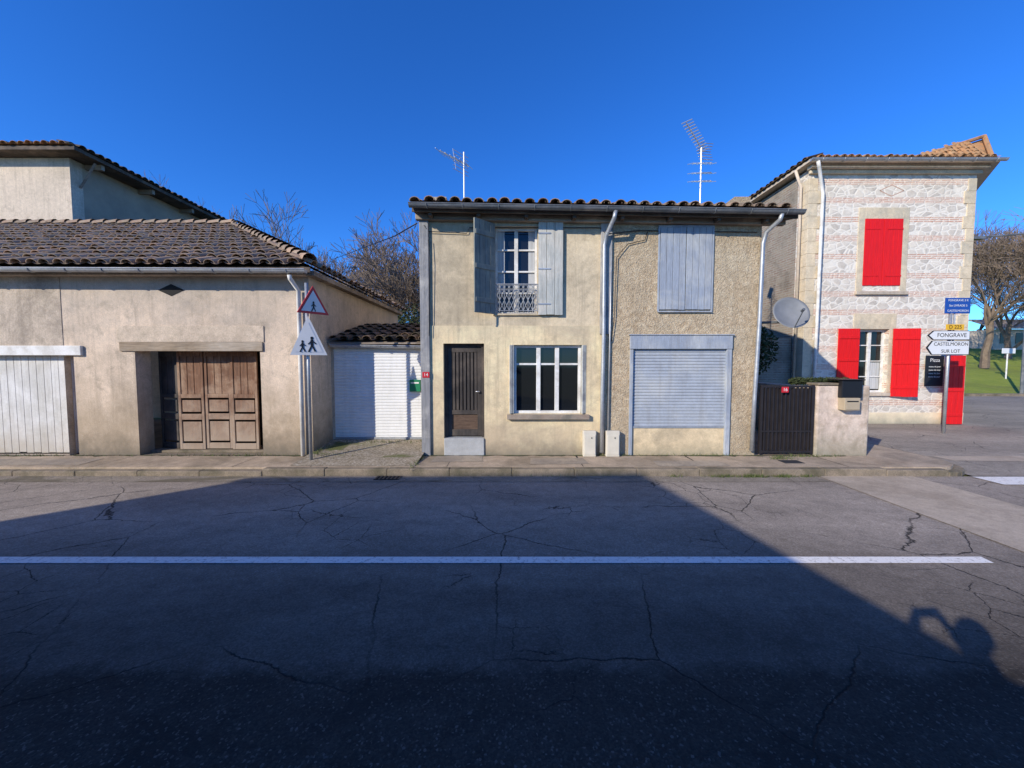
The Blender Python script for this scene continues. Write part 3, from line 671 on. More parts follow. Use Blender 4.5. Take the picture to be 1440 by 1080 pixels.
box('back_wall',-3.66,-1.6,9.6,9.8,.1,2.65,pale_wall,e)
r=R(575,534,592,551,yg-.1); e2=grp('letter_box_green',(r[0],yg-.1,r[2])); box('body',r[0],r[1]-.02,yg-.06,yg-.014,r[2],r[3],grn,e2,.008); box('flap',r[0]+.03,r[1]-.05,yg-.066,yg-.061,r[3]-.08,r[3]-.05,white_pt,e2)
# ------------------------------------------------------------------ left barn
lb=grp('barn_with_garage_doors',(-7,7,.12))
bx1=X(437,7,500); bx0=-16.
bh=3.46
op=R(193,492,368,634,Y); op=(op[0],op[1],.1201,op[3])
gd=(-11.5,X(107,Y,560),.1201,Z(500,Y))
dv=W(241,408,Y)
xs_=X(86,Y,430)
wall('wall_front',xs_,bx1,.12,bh,Y,.3,[op,(xs_-.0001,gd[1],.1201,gd[3])],left_pl,lb)
wall('wall_front_left',bx0,xs_,.12,bh,Y-.008,.3,[(gd[0],xs_+.0001,.1201,gd[3])],left_pl2,lb)
box('wall_side',bx1-.3,bx1-.001,Y+.3,12.4,.1,bh,left_pl,lb)
MB().prism([(bx0,12.1,.1),(bx1-.31,12.1,.1),(bx1-.31,12.1,3.4),(-7.85,12.1,5.2),(bx0,12.1,5.2)],(0,.3,0)).obj('wall_rear',pale_wall,lb)
mesh('vent_diamond',[(dv.x-.24,Y-.004,dv.z),(dv.x,Y-.004,dv.z-.11),(dv.x+.24,Y-.004,dv.z),(dv.x,Y-.004,dv.z+.11)],[(0,1,2,3)],dark,lb)
r=R(163,458,370,481,Y-.03); box('plaster_lintel',r[0],r[1],Y-.015,Y-.001,r[2],r[3],surf('plaster_lintel_band',(.48,.43,.365),(.40,.36,.30),(.32,.285,.24),s1=4,s3=1.2,fine=50,famt=.2,blotch=.4),lb,.008)
r=R(167,481,369,494,Y-.03); box('timber_lintel',r[0],r[1],Y-.03,Y-.002,r[2],r[3]-.003,surf('timber_pale',(.36,.27,.18),(.24,.18,.12),(.42,.35,.27),s1=3,fine=8,famt=.3,stretch=(.6,10,10),g=1.),lb,.012)
yd=Y+.28; z0=.17; z1=op[3]-.0
def leaf(m,x0,x1,y,z0,z1,M=None):
    s=.05
    m.box(x0,x0+s,y,y+.04,z0,z1,M).box(x1-s,x1,y,y+.04,z0,z1,M)
    h=z1-z0
    for a,b in ((0,.06),(.30,.36),(.52,.56),(.94,1.0)): m.box(x0+s,x1-s,y,y+.04,z0+h*a,z0+h*b,M)
    n=3; w=(x1-x0-2*s)/n
    for i in range(n): m.box(x0+s+i*w+.004,x0+s+(i+1)*w-.004,y+.014,y+.03,z0+h*.56,z0+h*.94,M)
    m.box(x0+s+.02,x1-s-.02,y+.006,y+.03,z0+h*.08,z0+h*.28,M).box(x0+s+.02,x1-s-.02,y+.006,y+.03,z0+h*.38,z0+h*.5,M)
m=MB()
xa=[X(p,yd,560) for p in (250,287,325,363)]
for i in range(3): leaf(m,xa[i]+.006,xa[i+1]-.006,yd+(0,.015,-.008)[i],z0+(.0,.01,.0)[i],z1)
wl=X(250,yd,560)-X(213,yd,560)
m.obj('door_leaves',wood_brown,lb,bevel=.006)
m=MB(); leaf(m,-wl,0,.04,z0,z1,Matrix.Translation((xa[0]-.01,yd,0))@Matrix.Rotation(math.radians(-14),4,'Z')); m.obj('door_leaf_ajar',wood_dark,lb,bevel=.006)  # dark wood here puts the shadow on this leaf into its colour
box('interior',op[0]-.02,op[1]+.02,Y+.9,Y+.95,.1,op[3]+.1,dark,lb)
box('threshold',op[0]+.003,op[1]-.003,Y+.2,Y+.4,.118,.165,kerb_m,lb,.01)
r=gd
m=MB(); nb=26; w=(r[1]-r[0])/nb
for i in range(nb): m.box(r[0]+i*w+.004,r[0]+(i+1)*w-.004,Y+.10,Y+.125,.14+random.uniform(0,.02),r[3]-.003)
m.obj('white_door_boards',white_dr,lb,bevel=.003)
box('white_door_back',r[0],r[1],Y+.126,Y+.14,.12,r[3],dark,lb)
q=R(0,486,113,500,Y-.05); box('white_door_lintel',gd[0]-.1,q[1],Y-.05,Y+.08,q[2]+.003,q[3],white_pt,lb,.01)
ez=3.50; ey=6.75; ex=-3.5; s_=.5; ry_=11.1; rz_=ez+s_*(ry_-ey)
tiles('roof_tiles_front',(-18,ey-.03,ez),(1,0,0),(0,1,s_),18+ex,(ry_-ey)*math.sqrt(1+s_*s_),tile_old,lb,per=.235,course=.36,keep=lambda p:(ex-p.x)>=(p.y-ey)-.05)
tiles('roof_tiles_side',(ex+.03,ey,ez),(0,1,0),(-1,0,s_),5.9,(ry_-ey)*math.sqrt(1+s_*s_),tile_old,lb,per=.235,course=.36,keep=lambda p:(ex-p.x)<=(p.y-ey)+.05)
o_=.045
mesh('roof_deck',[(-18,ey,ez-o_),(ex,ey,ez-o_),(ex-4.35,ry_,rz_-o_),(-18,ry_,rz_-o_),(ex,12.6,ez-o_),(ex-4.35,12.6,rz_-o_),(-18,12.6,rz_-.7)],[(0,1,2,3),(1,4,5,2),(3,2,5,6)],tile_dark,lb)
V_=[];FF=[];CC=[]
def capline(a,b,r=.11):
    a=Vector(a);b=Vector(b);L=(b-a).length;n=int(L/.36);d=(b-a).normalized();side=d.cross(Vector((0,0,1))).normalized();up=side.cross(d)
    for i in range(n):
        c=random.random();n0=len(V_)
        for (t_,rr,zz) in ((i*.36,r*1.1,.03),(i*.36+.4,r*.88,0)):
            for k in range(7):
                an=math.pi*k/6; V_.append(a+d*t_+side*math.cos(an)*rr+up*(math.sin(an)*rr+zz+.03)); CC.append((c,0,0))
        for k in range(6): FF.append((n0+k,n0+k+1,n0+8+k,n0+7+k))
capline((ex,ey,ez+.03),(ex-4.35,ry_,rz_+.03)); capline((-7.85,ry_,rz_+.03),(-18,ry_,rz_+.03))
mesh('ridge_tiles',V_,FF,tile_old,lb,col=CC)
gutter('gutter',-16,X(430,6.66,378),Z(376,6.66)+.02,Z(381,6.66)+.02,6.66,.06,zinc,lb)
MB().prism([(-18,ey+.0,ez-.12),(ex,ey,ez-.12),(ex,ey,ez-.03),(-18,ey,ez-.03)],(0,.03,0)).obj('fascia',fascia_m,lb)
box('cornice',bx0,bx1+.02,Y-.12,Y-.001,3.36,3.46,left_pl2,lb,.02)
MB().box(bx1+.0,ex-.0,Y-.1,12.4,ez-.14,ez-.06).obj('side_soffit',wood_beam,lb)
dpx=X(421,6.9,500)
tube('downspout',[(dpx,6.66,3.32),(dpx,6.68,3.26),(dpx,6.93,3.1),(dpx,6.93,2.0),(dpx,6.93,.13)],.037,white_pt,lb)
# taller house behind
tb=grp('tall_house',(-20,14,0)); 
yb=14.; x1_=X(100,yb,270); zt_=W(100,222,yb).z
box('wall_front',-34,x1_,yb,yb+.4,0,zt_,pale_wall,tb)
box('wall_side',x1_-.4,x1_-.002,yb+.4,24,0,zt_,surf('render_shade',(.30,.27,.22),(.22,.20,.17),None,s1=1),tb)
MB().prism([(-35,yb-.5,zt_+.02),(x1_+.75,yb-.5,zt_+.02),(x1_+.75,25,zt_+.02),(-35,25,zt_+.02)],(0,0,.12)).obj('roof_boards',fascia_m,tb)
tiles('roof_tiles',(-35,yb-.55,zt_+.16),(1,0,0),(0,1,.3),35+x1_+.75,5,tile_or,tb,per=.28,course=.4,keep=lambda p:(x1_+.75-p.x)>=(p.y-yb+.5)*.9+.05)
tiles('roof_tiles_side',(x1_+.8,yb-.4,zt_+.14),(0,1,0),(-1,0,.3),11,.8,tile_dark,tb,per=.28,course=.4)
MB().poly([(-35,yb-.5,zt_+.15),(x1_+.75,yb-.5,zt_+.15),(x1_-4,yb+5,zt_+1.7),(-35,yb+5,zt_+1.7)]).poly([(x1_+.75,yb-.5,zt_+.15),(x1_+.75,25,zt_+.15),(x1_-4,25,zt_+1.7),(x1_-4,yb+5,zt_+1.7)]).obj('roof_planes',tile_dark,tb)
m=MB()
for i in range(5): m.box(x1_,x1_+.6,yb+.5+i*2,yb+.62+i*2,zt_-.16,zt_+.01)
m.tube([(x1_+.02,yb+.3,zt_-.9),(x1_+.6,yb+.3,zt_-.05)],.05,4); m.obj('brackets',wood_beam,tb)
# ------------------------------------------------------------------ stone house right
sh=grp('stone_house_red_shutters',(11,11.5,0)); Y2=11.5
ax0,ax1=X(1132,Y2,420),X(1363,Y2,420); top=W(1250,238,Y2).z
wu=R(1214,308,1267,402,Y2); wd=R(1206,463,1248,552,Y2)
wall('wall_front',ax0,ax1,0,top,Y2,.45,[wd],rub,sh)
rt=(ax1+6.3,Y2+6.6)
MB().prism([(ax1-.01,Y2+.002,0),(rt[0],rt[1],0),(rt[0]-.3,rt[1]+.3,0),(ax1-.3,Y2+.44,0)],(0,0,top)).obj('wall_right',rub,sh)
box('wall_left',ax0+.001,ax0+.45,Y2+.452,20,0,top,sideb,sh)
MB().prism([(ax0+.46,19.6,0),(rt[0],19.6,0),(rt[0],20,0),(ax0+.46,20,0)],(0,0,top)).obj('wall_rear',sideb,sh)
m=MB(); z=.35; i=0
while z<top-.35:
    h=.36; L=.34 if i%2 else .24
    m.box(ax0-.02,ax0+L,Y2-.022,Y2+(.26 if i%2 else .4),z+.002,z+h-.002)
    m.box(ax1-L,ax1+.0,Y2-.022,Y2+.05,z+.002,z+h-.002); z+=h;i+=1
m.obj('quoins',cream_st,sh,bevel=.006)
box('plinth',ax0-.03,ax1+.01,Y2-.03,Y2-.001,0,.34,surf('plinth_lime',(.60,.55,.42),(.5,.46,.36),None,s1=3,stains=[(0,.3,(.25,.24,.18),.7)]),sh,.01)
def diamond(px,py,w,h):
    c=W(px,py,Y2); m=MB(); a,b=w/2,h/2
    P=[(c.x-a,c.z),(c.x,c.z-b),(c.x+a,c.z),(c.x,c.z+b)]
    for i in range(4):
        p,q_=P[i],P[(i+1)%4]
        m.prism([(p[0],Y2-.004,p[1]-.014),(q_[0],Y2-.004,q_[1]-.014),(q_[0],Y2-.004,q_[1]+.014),(p[0],Y2-.004,p[1]+.014)],(0,.003,0))
    m.obj('brick_diamond',surf('brick_red',(.48,.28,.20),(.56,.40,.30),None,s1=12,g=1.),sh)
diamond(1254,268,.7,.32)
box('cornice_1',ax0-.05,ax1+.08,Y2-.09,Y2-.001,top-.16,top-.05,cream_st,sh,.02)
box('cornice_2',ax0-.1,ax1+.16,Y2-.20,Y2+.0,top-.048,top+.06,pale_wall,sh,.02)
m=MB()
q=R(1205,292,1276,410,Y2)
m.box(q[0],wu[0]-.0,Y2-.02,Y2-.001,q[2],q[3]).box(wu[1],q[1],Y2-.02,Y2-.001,q[2],q[3]).box(wu[0],wu[1],Y2-.02,Y2-.001,wu[3],q[3])
q2=R(1200,441,1260,462,Y2); m.box(q2[0],q2[1],Y2-.02,Y2-.001,wd[3],q2[3])
m.box(wd[0]-.04,wd[0],Y2-.02,Y2-.001,wd[2],wd[3]).box(wd[1],wd[1]+.1,Y2-.02,Y2-.001,wd[2],wd[3])
m.obj('window_surrounds',cream_st,sh,bevel=.01)
m=MB(); m.box(q[0]-.02,q[1]+.02,Y2-.08,Y2-.001,q[2]-.1,q[2]-.003).box(wd[0]-.1,wd[1]+.15,Y2-.08,Y2-.001,wd[2]-.1,wd[2]-.003); m.obj('sills',pale_wall,sh,bevel=.01)
mid=(wu[0]+wu[1])/2
shutter('shutters_upper',wu[0],mid-.006,Y2-.035,wu[2],wu[3],red_pt,sh,4,bat=False); shutter('shutters_upper_r',mid+.006,wu[1],Y2-.035,wu[2],wu[3],red_pt,sh,4,bat=False)
m=MB()
for f in (.15,.85):
    z=wu[2]+(wu[3]-wu[2])*f; m.box(wu[0],mid-.1,Y2-.043,Y2-.036,z-.02,z+.02).box(mid+.1,wu[1],Y2-.043,Y2-.036,z-.02,z+.02)
m.obj('shutter_hinges',red_pt,sh)
q=R(1178,462,1208,535,Y2-.06); shutter('shutter_lower_left',q[0],q[1],Y2-.07,wd[2]+.05,q[3],red_pt,sh,5,bat=True)
q=R(1249,462,1282,558,Y2-.1); 
Mh=Matrix.Translation((wd[1]+.06,Y2-.06,0))@Matrix.Rotation(math.radians(-10),4,'Z')
shutter('shutter_lower_right',0,.70,-.03,q[2],q[3],red_pt,sh,5,M=Mh)
window('window_lower',(wd[0],wd[1],wd[2],wd[3]),Y2+.15,2,4,sh,.06,.03)
box('window_blind',(wd[0]+wd[1])/2+.08,wd[1]-.08,Y2+.168,Y2+.1745,wd[2]+.1,wd[2]+.9,curtain,sh)
# roof
ev=top+.08
eaveR=(ax1+.27,Y2-.32)
MB().prism([(ax0-.25,Y2-.32,ev-.02),(eaveR[0],eaveR[1],ev-.02),(rt[0]-.2,rt[1],ev-.02),(rt[0]-.2,20.4,ev-.02),(ax0-.25,20.4,ev-.02)],(0,0,.07)).obj('eaves_boards',pale_wall,sh)
tiles('roof_tiles_front',(ax0-.3,Y2-.38,ev+.05),(1,0,0),(0,1,.32),eaveR[0]-ax0+.3,4,tile_or,sh,per=.21,course=.38,lift=.02,keep=lambda p:(p.x-ax0+.3)>=(p.y-Y2+.38)*.8)
tiles('roof_tiles_left',(ax0-.3,20.2,ev+.05),(0,-1,0),(1,0,.32),20.2-Y2+.4,1.5,tile_dark,sh,per=.23,course=.38,keep=lambda p:(p.x-ax0+.3)<=(p.y-Y2+.38)*.9+.1)
MB().poly([(ax0-.25,Y2-.3,ev+.03),(eaveR[0],Y2-.3,ev+.03),(ax1+3,Y2+4,ev+1.2),(ax0+3,Y2+4,ev+1.2)]).poly([(ax0-.25,Y2-.3,ev+.03),(ax0+3,Y2+4,ev+1.2),(ax0+3,20,ev+1.2),(ax0-.25,20.3,ev+.03)]).poly([(ax0+3,Y2+4,ev+1.2),(ax1+3,Y2+4,ev+1.2),(rt[0],20.3,ev+.1),(ax0+3,20.3,ev+.1)]).obj('roof_deck',tile_dark,sh)
A=W(1268,220,11.6);B=W(1384,193,12.3);Cc=W(1397,222,11.45)
A.z=ev+.12; Cc.z=ev+.12
tw=MB(); D=Vector((B.x-.1,13.2,ev+.1)); E=Vector((A.x+.8,14,ev+.3)); off=Vector((0,.05,-.04))
tw.poly([A+off,Cc+off,B+off]).poly([Cc+off,D,B+off]).poly([A+off,B+off,E]).poly([B+off,D,E]); tw.obj('corner_roof_deck',tile_or,sh)
ll=(Cc-A).length
Un=(Cc-A).normalized(); tt=(B-A).dot(Un); foot=A+Un*tt; Vn=(B-foot); hh=Vn.length
def kp(p):
    r_=p-A; u=r_.dot(Un); v=r_.dot(Vn.normalized())
    return v< hh*(u/tt if u<tt else max(0,(ll-u)/(ll-tt+.001)))+.07
tiles('corner_roof_tiles',A+Vector((0,-.02,.0)),Un,Vn,ll,hh,tile_or,sh,per=.15,course=.18,keep=kp,lift=.02)
MB().tube([Cc+Vector((0,0,.03)),B+Vector((0,0,.03))],.06,7).tube([B+Vector((0,0,.03)),A.lerp(B,.5)+Vector((0,0,.03)),A],.055,7).obj('hip_caps',tile_or,sh)
gutter('gutter',ax0-.3,eaveR[0]+.05,ev-.0,ev-.0,Y2-.42,.06,zinc,sh)
dx=X(1152,Y2-.1,400)
tube('downspout',[(ax0-.1,Y2-.42,ev-.06),(ax0-.05,Y2-.4,ev-.2),(dx-.05,Y2-.1,ev-.55),(dx,Y2-.1,ev-.8),(dx-.02,Y2-.1,3),(dx-.05,Y2-.1,.1)],.045,white_pt,sh)
tube('downspout_left',[(ax0-.28,Y2+.2,ev-.02),(ax0-.1,Y2+.2,ev-.5),(ax0-.1,Y2+.2,.1)],.04,pale_wall,sh)
q=R(1301,500,1327,543,Y2-.04); e=grp('wall_menu_board',(q[0],Y2-.04,q[2])); box('board',q[0],q[1],Y2-.04,Y2-.023,q[2],q[3],sign_dk,e,.008)
text('Pizza',(q[0]+q[1])/2,Y2-.044,q[3]-.14,.15,sign_w,e); 
for i in range(4): text('menu du jour',(q[0]+q[1])/2,Y2-.044,q[3]-.33-.1*i,.065,sign_w,e)
e=grp('red_door_panel',(ax1+.3,Y2-.3,0)); q=R(1331,500,1356,597,Y2-.25)
shutter('panel',q[0],q[1],Y2-.25,0.02,q[3],red_pt,e,3)
# ------------------------------------------------------------------ direction signs
ys=9.9
e=grp('direction_signpost',(X(1333,ys),ys,0))
pxx=X(1332,ys,520)
MB().tube([(pxx,ys,0),(pxx,ys,W(1332,440,ys).z)],.035,10).obj('post',zinc,e,smooth=True)
def arrow(a,b,c,d,txts,mat,tm):
    r=R(a,b,c,d,ys-.06); x0,x1,z0,z1=r; zc=(z0+z1)/2
    MB().prism([(x0,ys-.06,zc),(x0+.14,ys-.06,z0),(x1,ys-.06,z0),(x1,ys-.06,z1),(x0+.14,ys-.06,z1)],(0,.025,0)).obj('arrow_panel',sign_dk,e)
    i_=.014
    MB().poly([(x0+.03,ys-.063,zc),(x0+.15,ys-.063,z0+i_),(x1-i_,ys-.063,z0+i_),(x1-i_,ys-.063,z1-i_),(x0+.15,ys-.063,z1-i_)]).obj('arrow_face',mat,e)
    n=len(txts)
    for k_,tx in enumerate(txts):
        zz=z1-(z1-z0)*(k_+.5)/n; text(tx,(x0+x1)/2+.07,ys-.066,zz,.145 if n==1 else .122,tm,e)
arrow(1305,465,1364,478,['FONGRAVE'],sign_w,sign_dk)
arrow(1303,479,1363,499,['CASTELMORON','SUR LOT'],sign_w,sign_dk)
r=R(1331,456,1356,464,ys-.06); box('route_panel',r[0],r[1],ys-.06,ys-.04,r[2],r[3],sign_y,e,.004); text('D 225',(r[0]+r[1])/2,ys-.063,(r[2]+r[3])/2,.13,sign_dk,e)
e=grp('blue_town_sign',(X(1345,ys),Y2-.05,3)); r=R(1328,419,1363,441,ys); 
box('panel',r[0],r[1],ys-.03,ys-.005,r[2],r[3],sign_bl,e,.006)
for k_,tx in enumerate(('FONGRAVE 3 K','Ste LIVRADE 5','CASTELMORON')): text(tx,(r[0]+r[1])/2,ys-.033,r[3]-(r[3]-r[2])*(k_+.5)/3,.075,sign_w,e)
MB().tube([(r[0]+.28,ys+.01,r[2]-.75),(r[0]+.28,ys+.01,r[3])],.02,6).obj('bracket',zinc,e)
# ------------------------------------------------------------------ warning signs, left
yp=6.55
e=grp('warning_signpost',(X(434,yp),yp,.12)); pxp=X(434,yp,520)
MB().tube([(pxp,yp,.12),(pxp,yp,Z(398,yp))],.028,10).obj('post',zinc,e,smooth=True)
def tri(cx,cz,w,h,rot,z_in,e,kids,y0,tilt=0):
    M=Matrix.Translation((cx,y0,cz))@Matrix.Rotation(rot,4,'Z')@Matrix.Rotation(tilt,4,'Y')
    def P(x,z,y): return M@Vector((x,y,z))
    a=MB(); a.prism([P(-w/2,-h/3,0),P(w/2,-h/3,0),P(0,2*h/3,0)],M.to_3x3()@Vector((0,.02,0))); a.obj('panel_back',sign_r if not kids else sign_w,e)
    k=.76; b=MB(); b.poly([P(-w/2*k,-h/3*k,-.004),P(w/2*k,-h/3*k,-.004),P(0,2*h/3*k,-.004)]); b.obj('panel_face',sign_w,e)
    f=MB()
    for (ox,s) in (((-.09,.6),(.05,.8)) if kids else ((0,.75),)):
        s*=h*.5; zb=-h*.26
        def L(p,q,wd_):
            p=Vector(p);q=Vector(q);d=(q-p).normalized();nn_=Vector((-d.y,d.x))*wd_/2
            f.poly([P(ox+(v.x)*s,zb+v.y*s,-.008-random.random()*.002) for v in (p-nn_,q-nn_,q+nn_,p+nn_)])
        f.poly([P(ox+s*.09*math.cos(t_*math.pi/5),zb+s*(.9+.1*math.sin(t_*math.pi/5)),-.008) for t_ in range(10)])
        L((0,.8),(0,.42),.17);L((0,.45),(-.2,.02),.1);L((0,.45),(.18,.05),.1);L((0,.74),(.24,.52),.07);L((0,.74),(-.22,.5),.07)
    f.obj('pictogram',black,e)
c=W(438,424,yp-.1); tri(c.x+.03,c.z-.05,.52,.46,math.radians(52),0,e,False,yp-.1)
c=W(434,480,yp-.06); tri(c.x,c.z-.01,.56,.66,math.radians(24),0,e,True,yp-.06)
# ------------------------------------------------------------------ overhead cable, lamp
tube('overhead_cable',[W(586,314,6.95),W(555,332,9),W(520,345,12),W(470,364,20)],.012,black,None,5)
e=grp('street_lamp',(34,22,0)); 
b=W(1452,330,22); m=MB(); m.tube([(b.x,22,0),(b.x,22,b.z+.2)],.08,8).tube([(b.x,22,b.z+.1),(b.x-1.6,22,b.z-.05),(b.x-3.2,22,b.z-.15)],.05,6); m.box(b.x-3.6,b.x-2.8,21.85,22.15,b.z-.27,b.z-.13); m.obj('pole_and_arm',zinc_dk,e)
# ------------------------------------------------------------------ trees
def bare_tree(name,base,height,seed,spread=.55,levels=6,r0=.22,kids=(3,4),mat=bark,rmin=.011):
    rnd=random.Random(seed); m=MB()
    def rec(p,d,L,r,lv):
        n=3 if lv<levels-1 else 2; pts=[p];rr=[r]; dd=d.copy()
        for i in range(n):
            dd=(dd+Vector((rnd.uniform(-1,1),rnd.uniform(-1,1),rnd.uniform(-.5,.7)))*.16).normalized()
            pts.append(pts[-1]+dd*L/n); rr.append(max(rmin,r*(1-.45*(i+1)/n)))
        m.tube(pts,rr,6 if lv<2 else (4 if lv<4 else 3),cap=False)
        if lv>=levels: return
        k=rnd.randint(*kids)
        for j in range(k):
            a=rnd.uniform(0,2*math.pi); tl=rnd.uniform(.35,1.)*spread*1.5
            s=dd.cross(Vector((math.cos(a),math.sin(a),.3))).normalized()
            nd=(dd*math.cos(tl)+s*math.sin(tl)+Vector((0,0,.12))).normalized()
            ix=len(pts)-1 if j<2 else rnd.randint(1,len(pts)-1)
            rec(pts[ix],nd,L*rnd.uniform(.62,.84),max(rmin,rr[ix]*rnd.uniform(.55,.78)),lv+1)
    rec(Vector(base),Vector((0,0,1)),height*.27,r0,0)
    return m.obj(name,mat)
bare_tree('bare_tree',(X(425,30,400),30,0),17.5,3,r0=.4,rmin=.014)
bare_tree('bare_tree',(X(395,32,400),32,0),16,8,r0=.35,rmin=.014)
bare_tree('bare_tree',(X(548,24,400),24,0),12.5,5,r0=.3,kids=(3,5))
bare_tree('bare_tree',(X(500,27,400),27,0),12,11,r0=.3)
bare_tree('bare_tree',(X(585,22,400),22,0),11.5,15,r0=.25,kids=(3,5))
bare_tree('bare_tree',(X(530,20,400),20,0),9,17,r0=.2,kids=(3,5))
bare_tree('bare_tree',(X(205,38,400),38,0),22,23,r0=.3)
for i,(px,yy,h,s) in enumerate(((1392,30,17,31),(1425,34,18,33),(1460,30,16,37),(1375,42,19,41),(1410,45,20,43))):
    bare_tree('bare_tree',(X(px,yy,400),yy,1.5),h*.78,s,r0=.28,kids=(3,5) if i<3 else (3,4))
def foliage(name,blobs,n,size,mat,seed=1):
    rnd=random.Random(seed); V=[];Fc=[]
    for (c,r) in blobs:
        for i in range(n):
            d=Vector((rnd.gauss(0,1),rnd.gauss(0,1),rnd.gauss(0,1))).normalized()*(rnd.random()**.4)
            p=Vector(c)+Vector((d.x*r[0],d.y*r[1],d.z*r[2]))
            a=Vector((rnd.uniform(-1,1),rnd.uniform(-1,1),rnd.uniform(-1,1))).normalized()*size*rnd.uniform(.5,1.3); b=a.cross(Vector((rnd.uniform(-1,1),rnd.uniform(-1,1),rnd.uniform(-1,1)))).normalized()*size*.5
            k=len(V); V+=[p-a,p+b,p+a,p-b]; Fc.append((k,k+1,k+2,k+3))
    return mesh(name,V,Fc,mat)
rnd=random.Random(4)
foliage('distant_hedge',[((x_,rnd.uniform(46,52),3.5+rnd.uniform(-.4,.6)),(3.2,2,rnd.uniform(1.8,3.4))) for x_ in range(44,110,4)],1100,.22,leafd)
foliage('ivy_bush',[((5.5,10.4,2.6),(.9,.9,.9)),((6.6,11.0,2.2),(.9,.7,.8)),((4.9,11.5,3.2),(.6,.7,.7))],2600,.06,leafd,3)
foliage('shrub_behind_roof',[((X(560,17),17,2.6),(1.4,1,1.5)),((X(585,18),18,3.0),(1.6,1,1.6))],3000,.07,leafd,5)
foliage('planter_hedge',[((X(1120+i*9,7.25),7.3,Z(534,7.2)-.03),(.12,.1,.07)) for i in range(9)],330,.025,leafd,8)
box('alley_back_wall',4.47,8.6,11.9,12.1,0,2.6,sideb)
def blades(name,spots,mat,hh=.07):
    V=[];Fc=[];r=random.Random(9)
    for (cx,cy,sx,sy,cz,n) in spots:
        for i in range(n):
            x=r.gauss(cx,sx);y=r.gauss(cy,sy);h=r.uniform(.3,1)*hh;a=r.uniform(0,6.28);w=.005
            lx,ly=r.uniform(-.05,.05),r.uniform(-.05,.05);k=len(V)
            V+=[(x-w*math.cos(a),y-w*math.sin(a),cz),(x+w*math.cos(a),y+w*math.sin(a),cz),(x+lx,y+ly,cz+h)]; Fc.append((k,k+1,k+2))
    return mesh(name,V,Fc,mat)
blades('kerb_weeds',[(3.4,6.03,.15,.02,.0,150),(3.85,6.03,.12,.02,.0,240),(4.3,6.03,.1,.02,.0,180),(4.7,6.04,.08,.02,.0,90),(2.6,6.04,.08,.015,0,30),(.5,6.05,.3,.01,0,30),(-1.62,6.6,.03,.25,.12,150),(-3.3,7.0,.25,.2,.17,160),(4.75,6.75,.12,.05,.12,110),(-3.55,7.3,.05,.3,.2,180),(-2.6,7.6,.5,.08,.24,180),(2.0,6.95,.5,.015,.12,110),(-5,6.95,.6,.015,.12,140),(3.6,6.95,.4,.015,.12,110),(5.4,6.9,.3,.02,.12,120),(-9,6.95,1.2,.02,.12,140)],blade_m)
V=[];Fc=[];nx,ny=40,24
for j in range(ny+1):
    for i in range(nx+1):
        x=19+ i*3.2; y=21.5+j*1.6
        z=-.02+.19*max(0,(y-22.3)) if y<41 else 3.55+.02*(y-41)
        z=min(z,3.9)+ .12*math.sin(x*.4+y*.3)*min(1,j/3)
        V.append((x+(j*.6),y,z))
for j in range(ny):
    for i in range(nx):
        a=j*(nx+1)+i; Fc.append((a,a+1,a+nx+2,a+nx+1))
mesh('lawn',V,Fc,grass_m,smooth=True)
MB().prism([(18,21.3,0),(90,21.3,0),(90,21.6,0),(18,21.6,0)],(0,0,.14)).obj('lawn_kerb',kerb_m)
e=grp('distant_cottage',(51,40,3.4)); 
r=R(1398,463,1440,484,40); box('walls',r[0],r[1]+2,40,44,3.2,r[3],pale_wall,e)
MB().prism([(r[0]-.4,39.6,r[3]),(r[1]+2.4,39.6,r[3]),(r[1]+2.4,42,r[3]+1.1),(r[0]-.4,42,r[3]+1.1)],(0,0,.12)).obj('roof_front',surf('roof_grey_tile',(.3,.28,.26),(.22,.2,.19),None),e)
m=MB(); 
for k_ in range(3): m.box(r[0]+.6+k_*1.6,r[0]+1.4+k_*1.6,39.96,39.99,3.9,5.0)
m.obj('windows',glass,e)
e=grp('park_sign',(X(1418,26,500),26,1)); c=W(1417,494,26); m=MB(); m.tube([(c.x,26,.5),(c.x,26,c.z+.2)],.04,8); m.obj('post',white_pt,e); box('panel',c.x-.45,c.x+.45,25.93,25.96,c.z-.15,c.z+.2,sign_w,e,.01)
# ------------------------------------------------------------------ house across the street, behind the viewpoint
oh=grp('opposite_house',(-6,-1.6,0)); yf=-1.6
sil=[(-12.35,0),(-1.15,0),(-1.15,2.20),(-6.38,4.98),(-12.35,4.90)]
MB().prism([(p[0],yf,p[1]) for p in sil],(0,-7.5,0)).obj('walls',pale_wall,oh)
rf=MB(); rf.prism([(-1.06,yf+.02,2.235),(-1.09,yf+.02,2.38),(-6.35,yf+.02,5.10),(-12.45,yf+.02,5.02),(-12.45,yf+.02,4.92),(-6.38,yf+.02,5.0)],(0,-7.6,0)); rf.obj('roof',tile_dark,oh)
m=MB()
for a in (-11,-8.8,-6.6): m.box(a,a+.9,yf+.001,yf+.03,2.7,3.9)
for a in (-10,-6): m.box(a,a+1.0,yf+.001,yf+.03,.9,2.0)
m.obj('windows',glass,oh); box('door',-4.2,-3.3,yf+.001,yf+.04,.12,2.1,wood_dark,oh)
